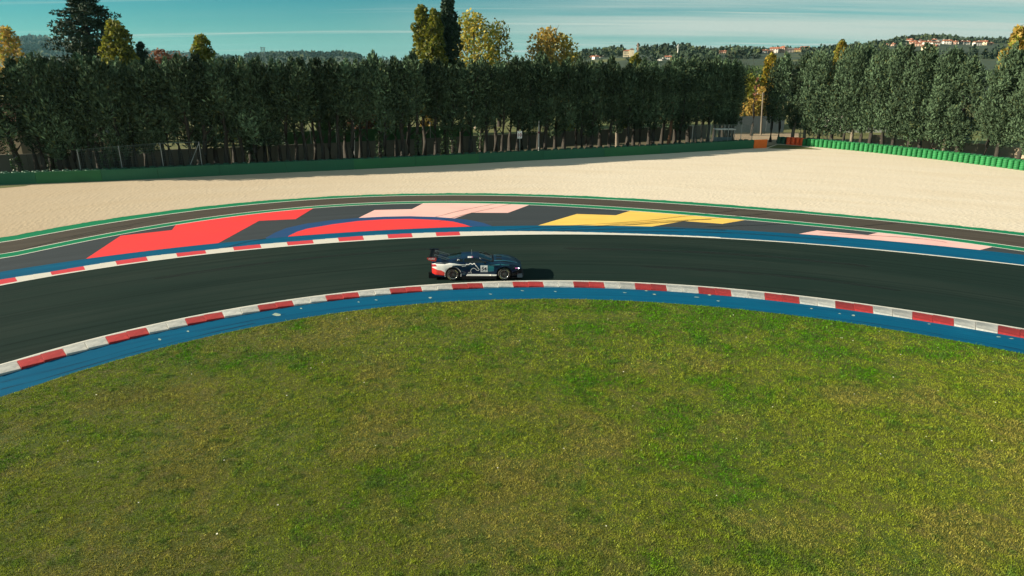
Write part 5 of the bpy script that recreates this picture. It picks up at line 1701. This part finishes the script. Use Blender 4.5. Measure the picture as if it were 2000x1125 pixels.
def zbot(x):
    z = np.interp(x, [-1.12, -.95, -.45, .5, 2.2, 3.2, 3.66], [.34, .27, .20, .19, .19, .19, .24])
    for xw in (0.0, WB):
        d = abs(x - xw)
        if d < A_R: z = max(z, RW + math.sqrt(A_R ** 2 - d * d))
    return float(z)


def section(x):
    w, sh, tp, gb_, gr_, zb = f_w(x), f_sh(x), f_top(x), f_gb(x), f_gr(x), zbot(x)
    zc = max(sh - .22, zb + .02)
    ze = sh + (tp - sh) * .86
    return [(w - .04, zb), (w - .005, zb + (zc - zb) * .4), (w, zc), (w - .025, max(sh - .07, zc + .015)), (w - .10, max(sh, zc + .03)),
            (gb_ + .005, max(sh, zc + .03) + .018), ((gb_ + gr_) / 2 + .03, sh + (ze - sh) * .55), (gr_ + .02, ze), (gr_ * .62, ze + (tp - ze) * .72), (0.0, tp)]


SUBS = 5


def fine_section(x):
    """Catmull-Rom through the section points; even in y at the crown"""
    p = np.array(section(x))
    p = np.vstack([2 * p[0] - p[1], p, [-p[-2][0], p[-2][1]]])
    out = []
    for i in range(1, len(p) - 2):
        for k in range(SUBS):
            t = k / SUBS
            a, b, c, d = p[i - 1], p[i], p[i + 1], p[i + 2]
            out.append(.5 * ((2 * b) + (-a + c) * t + (2 * a - 5 * b + 4 * c - d) * t * t + (-a + 3 * b - 3 * c + d) * t ** 3))
    out.append(p[-2])
    q = np.array(out)
    q[:, 1] = np.maximum.accumulate(q[:, 1])
    q[:, 0] = np.maximum(q[:, 0], 0)
    return q


_sec = {}


def fs(x):
    k = round(x, 4)
    if k not in _sec: _sec[k] = fine_section(k)
    return _sec[k]


def S_at(x, s):
    """point of the right half of the skin: s runs 0 (sill) .. 9 (crown)"""
    q = fs(x); i = s * SUBS
    y = np.interp(i, range(len(q)), q[:, 0]); z = np.interp(i, range(len(q)), q[:, 1])
    return float(y), float(z)


def Y_at(x, z):
    q = fs(x)
    zz = q[:, 1] + np.arange(len(q)) * 1e-6
    return float(np.interp(z, zz, q[:, 0]))


car = empty('race_car')
tag(car, 'dark blue race car numbered 54 with white and red tail and big rear wing', 'race car')
xs = sorted(set([round(v, 4) for v in list(np.arange(-1.12, 3.661, .045)) + [3.66] + [xw + s * A_R * c for xw in (0, WB) for s in (-1, 1) for c in (1.0001, .9999, .985, .95, .9, .82, .72, .6, .45, .3, .15)] + [0.0, WB]]))
ns = len(fs(0.5))
bv = [(x, -y, z) for x in xs for y, z in fs(x)] + [(x, y, z) for x in xs for y, z in fs(x)]
half = len(xs) * ns
bf = []
for i in range(len(xs) - 1):
    for j in range(ns - 1):
        a, b, c, d = i * ns + j, (i + 1) * ns + j, (i + 1) * ns + j + 1, i * ns + j + 1
        bf.append([a, b, c, d]); bf.append([half + d, half + c, half + b, half + a])
for i, fl in ((0, False), (len(xs) - 1, True)):
    for j in range(ns - 1):
        a, b = i * ns + j, i * ns + j + 1
        q = [a, b, half + b, half + a]
        bf.append(q[::-1] if fl else q)
body = link('body', mesh_np('body', bv, bf, MAT['navy'], smooth=True), car)


def patch(name, mat, xs_, slo, shi, n=6, off=.004, both=True, parent=None, smooth=True, side=-1):
    """piece of skin between two limits, lifted off the body: glass, vents, livery. both: one piece per side, or one sheet over the crown"""
    over = shi(xs_[0]) == 9
    if both and not over:
        patch(name, mat, xs_, slo, shi, n, off, False, parent, smooth, 1)
    v, f = [], []
    m = 2 * n - 1 if over else n
    for x in xs_:
        a, b = slo(x), shi(x)
        row = []
        for k in range(n):
            s = a + (b - a) * k / (n - 1)
            y, z = S_at(x, s)
            y2, z2 = S_at(x, min(s + .05, 9)); y1, z1 = S_at(x, max(s - .05, 0))
            ty, tz = y2 - y1, z2 - z1
            L_ = math.hypot(ty, tz) or 1
            row.append((y + off * tz / L_, z - off * ty / L_))
        v += [(x, side * y, z) for y, z in row]
        if over: v += [(x, -side * y, z) for y, z in row[:-1][::-1]]
    for i in range(len(xs_) - 1):
        for k in range(m - 1):
            q = [i * m + k, (i + 1) * m + k, (i + 1) * m + k + 1, i * m + k + 1]
            f.append(q if side < 0 else q[::-1])
    return link(name, mesh_np(name, v, f, mat, smooth=smooth), parent or car)


def side_patch(name, mat, xs_, zlo, zhi, n=8, off=.004, both=False, parent=None, sd=-1):
    if both: side_patch(name, mat, xs_, zlo, zhi, n, off, False, parent, 1)
    v, f = [], []
    for x in xs_:
        a, b = zlo(x), zhi(x)
        b = max(b, a + .002)
        for k in range(n):
            z = max(a + (b - a) * k / (n - 1), zbot(x) + .001)
            v.append((x, sd * (Y_at(x, z) + off), z + off * .5))
    for i in range(len(xs_) - 1):
        for k in range(n - 1):
            q = [i * n + k, (i + 1) * n + k, (i + 1) * n + k + 1, i * n + k + 1]
            f.append(q if sd < 0 else q[::-1])
    return link(name, mesh_np(name, v, f, mat, smooth=True), parent or car)


def lin(*pairs):
    a, b = [p[0] for p in pairs], [p[1] for p in pairs]
    return lambda x: float(np.interp(x, a, b))


rngx = lambda a, b, st=.04: list(np.linspace(a, b, max(2, int(round((b - a) / st)) + 1)))
# glass
patch('side_window', MAT['car_glass'], rngx(.60, 1.86), lin((.6, 5.25), (1.9, 5.2)), lin((.6, 6.75), (1.30, 6.85), (1.86, 5.25)), 7)
patch('quarter_window', MAT['car_glass'], rngx(-.06, .54), lin((-.06, 5.35), (.54, 5.25)), lin((-.06, 5.4), (.28, 6.6), (.54, 6.75)), 6)
patch('windscreen', MAT['car_glass'], rngx(1.40, 2.08), lin((1.40, 7.25), (2.08, 5.9)), lin((1.4, 9), (2.08, 9)), 10)
patch('rear_window', MAT['car_glass'], rngx(-.32, .42), lin((-.32, 6.9), (.42, 7.3)), lin((-.32, 9), (.42, 9)), 8)
# bonnet vents and the dark cowl
patch('bonnet_vent', MAT['carbon'], rngx(2.55, 3.12), lin((2.55, 5.9), (2.8, 5.6), (3.12, 6.0)), lin((2.55, 6.3), (2.85, 6.7), (3.12, 6.5)), 5, .005)
patch('bonnet_vent', MAT['carbon'], rngx(2.32, 2.62), lin((2.32, 7.6), (2.62, 7.6)), lin((2.32, 8.6), (2.62, 8.5)), 4, .005)
patch('cowl', MAT['carbon'], rngx(2.085, 2.18), lin((2.08, 6.0), (2.18, 6.4)), lin((2, 9), (2.2, 9)), 8, .003)
patch('bonnet_panel', MAT['teal_car'], rngx(2.20, 3.5), lin((2.2, 6.8), (2.5, 6.9), (3.5, 7.2)), lin((2.2, 7.5), (3.5, 7.9)), 5, .003)
# white and red tail
arch_top = lambda xw, r: (lambda x: RW + math.sqrt(max(r * r - (x - xw) ** 2, 0)) if abs(x - xw) < r else 0.0)
at0 = arch_top(0, A_R + .005)
side_patch('white_tail', MAT['car_white'], rngx(-1.11, .78, .022), lambda x: max(lin((-1.11, .72), (-.95, .67), (-.80, .60), (-.62, .585), (-.46, .50), (-.40, .36), (-.35, .40), (.0, .84), (.25, .855), (.45, .845), (.78, .852))(x), at0(x)),
           lin((-1.11, .895), (-.85, .952), (-.3, .978), (.1, .945), (.4, .895), (.78, .862)), 10, both=True)
side_patch('red_tail', MAT['car_red'], rngx(-1.11, -.405, .022), lin((-1.11, .40), (-.95, .33), (-.45, .29)), lin((-1.11, .72), (-.95, .67), (-.80, .60), (-.62, .585), (-.46, .50), (-.405, .40)), 8, .0045, both=True)
side_patch('tail_lamp', MAT['tail_red'], rngx(-1.115, -.84, .022), lin((-1.115, .74), (-.84, .80)), lin((-1.115, .88), (-.92, .90), (-.84, .815)), 4, .008, both=True)
mb = MB(); mb.box((-1.125, 0, .62), (.03, 1.5, .36)); mb.build('rear_bumper', MAT['car_red'], car)
mb = MB(); mb.box((-1.13, 0, .83), (.03, 1.56, .09)); mb.build('tail_lamp_bar', MAT['tail_red'], car)
# white lip round the rear arch
v, f = [], []
for k in range(33):
    t = R(196 - k * 214 / 32)
    for r_ in (A_R + .002, A_R + .045):
        x, z = r_ * math.cos(t), RW + r_ * math.sin(t)
        z = max(z, .20)
        v.append((x, -(Y_at(x, max(z, zbot(x) + .002)) + .008), z))
f = [[2 * k, 2 * k + 1, 2 * k + 3, 2 * k + 2] for k in range(32)]
link('arch_lip', mesh_np('arch_lip', v, f, MAT['car_white'], smooth=True), car)


def stroke(name, mat, pts, w, parent, off=.006, close=False):
    """painted line on the flank; pts (x, z)"""
    P = [Vector((a, b)) for a, b in pts]
    Q = []
    for a, b in zip(P[:-1], P[1:]):
        n = max(1, int((b - a).length / .04))
        Q += [a.lerp(b, k / n) for k in range(n)]
    Q.append(P[-1])
    v, f = [], []
    for i, p in enumerate(Q):
        t = (Q[min(i + 1, len(Q) - 1)] - Q[max(i - 1, 0)]).normalized()
        n = Vector((-t.y, t.x)) * w / 2
        for s in (1, -1):
            q = p + n * s
            v.append((q.x, -(Y_at(q.x, q.y) + off), q.y))
    f = [[2 * i, 2 * i + 1, 2 * i + 3, 2 * i + 2] for i in range(len(Q) - 1)]
    return link(name, mesh_np(name, v, f, mat), parent)


zm = lambda X, Y: ((X - 475) / 259, (570 - Y) / 247 - .015)
stroke('horse_outline', MAT['car_white'], [zm(*q) for q in ((600, 372), (650, 368), (660, 347), (690, 353), (715, 341), (745, 352), (770, 342), (790, 364), (812, 388), (836, 416), (828, 432), (806, 430), (782, 407), (757, 398), (731, 410), (718, 438), (728, 472))], .032, car)
stroke('fender_mark', MAT['teal_car'], [zm(*q) for q in ((590, 430), (650, 455), (600, 470), (640, 478))], .05, car)
stroke('fender_mark', MAT['car_white'], [zm(*q) for q in ((685, 462), (700, 452), (708, 462))], .03, car)
side_patch('teal_panel', MAT['teal_car'], rngx(1.83, 2.18), lin((1.83, .46), (2.18, .50)), lin((1.83, .83), (2.18, .85)), 5, .004)
side_patch('teal_panel', MAT['teal_car'], rngx(2.05, 2.5), lin((2.05, .80), (2.5, .84)), lin((2.05, .85), (2.5, .895)), 4, .005)
side_patch('teal_panel', MAT['teal_car'], rngx(2.55, 3.0), lin((2.55, .845), (3.0, .80)), lin((2.55, .89), (3.0, .845)), 4, .005)
side_patch('number_plate', MAT['sign_white'], rngx(1.47, 1.84), lin((1.47, .455), (1.84, .455)), lin((1.47, .815), (1.84, .815)), 6, .007)
me = text_mesh('54', .25, MAT['print_black'], 0.0, .008)
co = np.empty(len(me.vertices) * 3, dtype=np.float32); me.vertices.foreach_get('co', co); co = co.reshape(-1, 3)
nv = np.array([(1.655 + a * 1.12, -(Y_at(1.655 + a * 1.12, .625 + b) + .012), .625 + b) for a, b, _ in co], dtype=np.float32)
me.vertices.foreach_set('co', nv.ravel()); me.update()
link('numerals', me, car)
side_patch('plate_line', MAT['print_grey'], rngx(1.52, 1.79), lin((1.5, .48), (1.8, .48)), lin((1.5, .505), (1.8, .505)), 2, .011)
side_patch('plate_line', MAT['print_grey'], rngx(1.52, 1.66), lin((1.5, .765), (1.8, .765)), lin((1.5, .79), (1.8, .79)), 2, .011)
# sill and skirt
mb = MB()
mb.add([(.70, -.95, .275), (2.30, -.95, .255), (2.30, -1.035, .255), (.70, -1.035, .275), (.78, -.94, .365), (2.32, -.94, .315), (2.32, -1.02, .31), (.78, -1.02, .36)],
       [[0, 1, 2, 3], [7, 6, 5, 4], [3, 2, 6, 7], [0, 4, 5, 1], [0, 3, 7, 4], [1, 5, 6, 2]])
mb.build('sill_stripe', MAT['car_white'], car)
mb = MB()
mb.add([(.70, .95, .275), (2.30, .95, .255), (2.30, 1.035, .255), (.70, 1.035, .275), (.78, .94, .365), (2.32, .94, .315), (2.32, 1.02, .31), (.78, 1.02, .36)],
       [[3, 2, 1, 0], [4, 5, 6, 7], [7, 6, 2, 3], [1, 5, 4, 0], [4, 7, 3, 0], [2, 6, 5, 1]])
mb.build('sill_stripe', MAT['car_white'], car)
mb = MB(); mb.box((1.38, 0, .165), (1.86, 2.03, .19)); mb.build('side_skirt', MAT['carbon'], car)
mb = MB(); mb.lathe([(.0, 0), (.055, .001), (.055, .014), (0, .015)], 4, 'Y', (2.02, -1.055, .30)); mb.build('jack_mark', MAT['car_white'], car)
# underside
mb = MB(); mb.box((1.3, 0, .36), (4.5, 1.30, .50)); mb.build('underbody', MAT['black'], car)
mb = MB(); mb.box((-1.02, 0, .22), (.42, 1.66, .20)); mb.box((-1.10, -.82, .27), (.40, .025, .34)); mb.box((-1.10, .82, .27), (.40, .025, .34)); mb.build('diffuser', MAT['carbon'], car)
# nose: bumper, grille, splitter with end plates and dive planes
side_patch('front_bumper', MAT['carbon'], rngx(3.14, 3.655, .03), lin((3.14, .2), (3.66, .25)), lin((3.14, .40), (3.35, .48), (3.5, .52), (3.66, .50)), 6, .005, both=True)
mb = MB(); mb.box((3.672, 0, .40), (.02, 1.05, .20)); mb.build('grille', MAT['black'], car)
mb = MB()
mb.add([(3.05, -.98, .105), (3.62, -.96, .105), (3.80, -.60, .105), (3.80, .60, .105), (3.62, .96, .105), (3.05, .98, .105), (3.05, -.98, .14), (3.62, -.96, .14), (3.80, -.60, .14), (3.80, .60, .14), (3.62, .96, .14), (3.05, .98, .14)],
       [[5, 4, 3, 2, 1, 0], [6, 7, 8, 9, 10, 11], [0, 1, 7, 6], [1, 2, 8, 7], [2, 3, 9, 8], [3, 4, 10, 9], [4, 5, 11, 10], [5, 0, 6, 11]])
spl = mb.build('splitter', MAT['carbon'], car)
for s in (-1, 1):
    mb = MB(); mb.box((3.56, s * .955, .24), (.28, .02, .22)); mb.build('end_plate', MAT['teal_car'], spl)
    mb = MB(); mb.bar((3.18, s * 1.0, .36), (3.48, s * .93, .44), .18, .012); mb.build('dive_plane', MAT['carbon'], car)
    side = [q for q in rngx(3.28, 3.56, .03)]
side_patch('headlamp', MAT['car_glass'], rngx(3.22, 3.60, .03), lin((3.22, .615), (3.6, .545)), lin((3.22, .69), (3.4, .68), (3.6, .60)), 4, .005, both=True)
for s in (-1, 1):
    x0 = 3.50
    mb = MB(); mb.lathe([(0, -.012), (.03, -.010), (.036, 0), (.0, .0)], 12, 'Y', (x0, s * (Y_at(x0, .605) + .012), .605)); mb.build('headlamp_lens', MAT['lamp'], car)
side_patch('daylight_strip', MAT['lamp_pink'], rngx(3.31, 3.44, .03), lin((3.31, .63), (3.44, .605)), lin((3.31, .655), (3.44, .63)), 2, .009, both=True)
# roof plate, antenna, filler ring, mirrors, wiper
pl = patch('roof_plate', MAT['sign_white'], rngx(.79, .99, .05), lin((.7, 6.95), (1.0, 6.95)), lin((.7, 7.75), (1.0, 7.75)), 6, .006, both=False)
patch('roof_plate', MAT['pink_mark'], rngx(.995, 1.06, .03), lin((.7, 6.95), (1.1, 6.95)), lin((.7, 7.75), (1.1, 7.75)), 6, .006, both=False)
patch('plate_print', MAT['print_grey'], rngx(.83, .93, .05), lin((.7, 7.18), (1.0, 7.18)), lin((.7, 7.30), (1.0, 7.30)), 2, .010, both=False, parent=pl)
patch('plate_print', MAT['print_grey'], rngx(.83, .96, .05), lin((.7, 7.42), (1.0, 7.42)), lin((.7, 7.52), (1.0, 7.52)), 2, .010, both=False, parent=pl)
mb = MB(); mb.tube([(1.0, -.05, 1.195), (1.0, -.05, 1.46)], [.010, .006], 6); mb.build('antenna', MAT['steel'], car)
x0, z0 = .29, 1.05
y0 = Y_at(x0, z0)
ring = MB()
ring.lathe([(.036, -.010), (.039, -.014), (.054, -.014), (.057, -.004)], 16, 'Y')
o = ring.build('filler_ring', MAT['sign_white'], car, (x0, -y0, z0), (R(-24), 0, 0))
for s in (-1, 1):
    mb = MB(); mb.box((1.72, s * 1.0, .985), (.09, .19, .10)); mb.bar((1.74, s * .80, .94), (1.73, s * .95, .97), .03); mb.build('mirror', MAT['carbon'], car)
mb = MB(); mb.bar((1.42, -.665, 1.16), (1.53, -.70, 1.02), .012); mb.build('window_clip', MAT['sign_white'], car)
mb = MB(); mb.bar((2.05, -.1, 1.02), (1.75, .2, 1.135), .015); mb.build('wiper', MAT['black'], car)
# rear wing
mb = MB()
prof = [(-1.22, 1.225), (-1.10, 1.19), (-.95, 1.175), (-.82, 1.19), (-.78, 1.205), (-.83, 1.215), (-.96, 1.207), (-1.10, 1.222), (-1.22, 1.240)]
n = len(prof)
mb.add([(x, -.93, z) for x, z in prof] + [(x, .93, z) for x, z in prof], [[i, (i + 1) % n, n + (i + 1) % n, n + i] for i in range(n)] + [list(range(n))[::-1], [n + i for i in range(n)]])
wing = mb.build('rear_wing', MAT['carbon'], car)
mb = MB(); mb.box((-1.25, 0, 1.252), (.03, 1.86, .05)); mb.build('gurney_flap', MAT['carbon'], wing)
for s in (-1, 1):
    mb = MB()
    e = [(-1.33, 1.27), (-.86, 1.26), (-.84, 1.16), (-.88, 1.07), (-1.02, 1.075), (-1.28, 1.15), (-1.35, 1.23)]
    m_ = len(e)
    mb.add([(x, s * .932, z) for x, z in e] + [(x, s * .956, z) for x, z in e], [[i, (i + 1) % m_, m_ + (i + 1) % m_, m_ + i] for i in range(m_)] + [list(range(m_))[::-1], [m_ + i for i in range(m_)]])
    ep = mb.build('end_plate', MAT['car_red'] if s < 0 else MAT['navy'], wing)
    if s < 0:
        me = text_mesh('FORD', .125, MAT['sign_white'], 0, .004)
        link('lettering', me, ep, (-1.09, -.962, 1.205), (R(90), 0, 0), (1.02, 1, 1))
for s in (-1, 1):
    mb = MB()
    y = s * .42
    mb.bar((-.96, y, 1.30), (-.20, y, 1.06), .022, .035)
    mb.bar((-.98, y, 1.22), (-.24, y, .98), .022, .035)
    mb.bar((-.99, y, 1.20), (-.97, y, 1.31), .022, .05)
    mb.bar((-.22, y, 1.07), (-.26, y, .97), .022, .06)
    mb.build('wing_strut', MAT['steel'], car)

# wheels
def wheel(xc, s):
    w = empty('wheel'); w.parent = car; w.location = (xc, s * .865, RW)
    k = s
    hw = .15
    mb = MB()
    mb.lathe([(.225, -hw + .01), (.24, -hw), (.30, -hw), (.327, -hw + .02), (RW, -hw + .05), (RW, hw - .05), (.327, hw - .02), (.30, hw), (.24, hw), (.225, hw - .01)], 40, 'Y')
    mb.build('tyre', MAT['tyre'], w)
    mb = MB()
    mb.lathe([(.232, k * (hw + .002)), (.222, k * (hw + .004)), (.212, k * (hw - .02)), (.205, k * (hw - .06)), (.205, -k * (hw - .02))], 36, 'Y')
    rm = mb.build('rim_lip', MAT['rim_lip'], w)
    mb = MB()
    for q in range(10):
        a = 2 * math.pi * q / 10 + .2
        d = Vector((math.cos(a), 0, math.sin(a))); t = Vector((-math.sin(a), 0, math.cos(a)))
        for e in (-1, 1):
            p0 = d * .05 + t * e * .012 + Vector((0, k * (hw - .035), 0)); p1 = d * .208 + t * e * .026 + Vector((0, k * (hw - .015), 0))
            mb.bar(p0, p1, .014, .016)
    mb.lathe([(.0, k * (hw - .018)), (.05, k * (hw - .02)), (.06, k * (hw - .05)), (.0, k * (hw - .05))], 18, 'Y')
    mb.build('rim', MAT['rim'], w)
    mb = MB(); mb.lathe([(.0, k * .04), (.19, k * .04), (.19, k * .01), (0, k * .01)], 24, 'Y'); mb.build('brake_disc', MAT['black'], w)
    v, f = [], []
    for a0 in (200, 20):
        for i in range(9):
            a = R(a0 + i * 5.5)
            for r_ in (.262, .288): v.append((r_ * math.cos(a), k * (hw + .0025), r_ * math.sin(a)))
    for b0 in (0, 18): f += [[b0 + 2 * i, b0 + 2 * i + 1, b0 + 2 * i + 3, b0 + 2 * i + 2] for i in range(8)]
    link('tyre_lettering', mesh_np('tyre_lettering', v, f, MAT['yellow_print']), w)


for xc in (0.0, WB):
    for s in (-1, 1): wheel(xc, s)
x0, y0 = gp(885, 548.6); x1, y1 = gp(985, 547.4)
yaw = math.atan2(y1 - y0, x1 - x0)
car.rotation_euler = (0, 0, yaw)
car.location = (x0 - math.sin(yaw) * 1.0, y0 + math.cos(yaw) * 1.0, 0.004)

# ------------------------------------------------------------------ grass of the infield
rg = np.random.default_rng(3)


def lattice_noise(x, y, scale, seed):
    r_ = np.random.default_rng(seed)
    T_ = r_.uniform(0, 1, (256, 256))
    X, Y = x * scale + 1000, y * scale + 1000
    i, j = np.floor(X).astype(int), np.floor(Y).astype(int)
    fx, fy = X - i, Y - j
    fx, fy = fx * fx * (3 - 2 * fx), fy * fy * (3 - 2 * fy)
    g_ = lambda a, b: T_[a % 256, b % 256]
    return (g_(i, j) * (1 - fx) + g_(i + 1, j) * fx) * (1 - fy) + (g_(i, j + 1) * (1 - fx) + g_(i + 1, j + 1) * fx) * fy


def fractal(x, y, scale, seed, octs=4):
    t, a, s = 0, 1.0, 0
    for o_ in range(octs):
        t = t + a * lattice_noise(x, y, scale * 2 ** o_, seed + o_); s += a; a *= .55
    return t / s


def blades(n_try, ylo, yhi, L0, w0):
    y = rg.uniform(ylo, yhi, n_try); x = rg.uniform(-1, 1, n_try) * (yhi * .80 + 5)
    dx, dy = x - OX, y - OY
    th = np.degrees(np.arctan2(dy, dx)); r_ = np.hypot(dx, dy)
    edge = rad('C3', th) + rg.normal(-.01, .035, n_try)
    ok = (r_ < edge) & (np.abs(x) < y * .80 + 5)
    return x[ok], y[ok], L0, w0


VV, CC = [], []
for n_try, ylo, yhi, L0, w0 in ((600000, 11.2, 17, .036, .014), (640000, 17, 24, .041, .017), (720000, 24, 34.5, .048, .022)):
    x, y, L0, w0 = blades(n_try, ylo, yhi, L0, w0)
    n = len(x)
    green = fractal(x, y, .16, 31)                  # big patches
    green2 = fractal(x, y, .75, 51, 3)              # tussocks
    fine = fractal(x, y, 3.2, 71, 3)
    lush = .20 * np.exp(-((y - 26.5) / 4.5) ** 2) * np.clip((x + 9) / 12, .25, 1) + np.clip((x + 3) / 16, -.5, 1) * .04
    k = np.clip((green + lush - .47) * 3.6 + (green2 - .5) * 1.7 + (fine - .5) * 1.5, 0, 1)[:, None]
    dry = np.clip((fractal(x, y, .42, 91) - .53 - lush * .55 + .09 * np.exp(-((y - 17) / 4.5) ** 2) * np.exp(-((x - 2) / 9) ** 2)) * 6 + (fine - .5) * 2, 0, 1)[:, None]
    col = np.array([.235, .285, .026]) * (1 - k) + np.array([.082, .225, .004]) * k
    col = col * (1 - dry * .6) + np.array([.33, .265, .075]) * dry * .6
    dk = np.clip((fractal(x, y, 2.6, 131, 3) - .62) * 8, 0, 1)[:, None]
    col = col * (1 - dk * .6) + np.array([.07, .17, .03]) * dk * .6
    grain = fractal(x, y, 7.0, 171, 2)
    col *= (1 + (grain[:, None] - .5) * .9) * rg.normal(1, .26, (n, 1)).clip(.4, 1.8)
    br = rg.uniform(0, 1, (n, 1)) < .02
    col = np.where(br, (col * np.array([2.0, 1.9, 1.2]) + np.array([.06, .10, .09])), col)
    tuft = (1 + .5 * (green2 - .5) * 2 + dk[:, 0] * .5) * (1 + (grain - .5) * 1.3)
    L_ = L0 * rg.uniform(.55, 1.35, n) * tuft.clip(.3, 2.1)
    a = rg.uniform(0, 6.283, n); ln = rg.uniform(.3, 1.35, n)
    la = a + rg.normal(1.57, .5, n)
    w = w0 * rg.uniform(.7, 1.3, n)
    zb = np.full(n, .0)
    v = np.empty((n, 3, 3))
    v[:, 0] = np.stack([x - np.cos(a) * w / 2, y - np.sin(a) * w / 2, zb], 1)
    v[:, 1] = np.stack([x + np.cos(a) * w / 2, y + np.sin(a) * w / 2, zb], 1)
    v[:, 2] = np.stack([x + np.cos(la) * L_ * ln * .7, y + np.sin(la) * L_ * ln * .7, L_ * (1.15 - ln * .5)], 1)
    VV.append(v.reshape(-1, 3)); CC.append(np.repeat(col, 3, axis=0))
VV, CC = np.concatenate(VV), np.concatenate(CC)
o = link('grass', mesh_np('grass', VV, np.arange(len(VV)).reshape(-1, 3), MAT['grass'], col=CC))
tag(o, 'short olive and green grass with dry patches covering the infield', 'grass', kind='stuff')
print('blades', len(VV) // 3)
# a few daisies
x = rg.uniform(-22, 24, 90); y = rg.uniform(14, 33, 90)
ok = np.hypot(x - OX, y - OY) < rad('C3', np.degrees(np.arctan2(y - OY, x - OX))) - .4
x, y = x[ok], y[ok]
vv, ff = [], []
for a, b in zip(x, y):
    i = len(vv); s = random.uniform(.014, .026)
    vv += [(a + s * math.cos(k * 1.047), b + s * math.sin(k * 1.047), .06 + random.uniform(0, .02)) for k in range(6)]
    ff.append([i + k for k in range(6)])
o = link('daisies', mesh_np('daisies', vv, ff, MAT['daisy']))
tag(o, 'scattered tiny white flowers in the infield grass', 'flowers', kind='stuff')

# ------------------------------------------------------------------ air
mz = bpy.data.materials.new('haze')
mz.use_nodes = True
nz_ = mz.node_tree.nodes
nz_.remove(nz_['Principled BSDF'])
pv = nz_.new('ShaderNodeVolumePrincipled')
pv.inputs['Color'].default_value = (0.36, 0.76, 0.90, 1)
pv.inputs['Density'].default_value = 0.000045
pv.inputs['Anisotropy'].default_value = 0.2
mz.node_tree.links.new(pv.outputs[0], nz_['Material Output'].inputs['Volume'])
mb = MB(); mb.box((0, 0, 84.0), (14600, 14600, 170.0))
o = mb.build('haze', mz)
tag(o, 'thin pale air over the whole landscape', 'haze', kind='stuff')
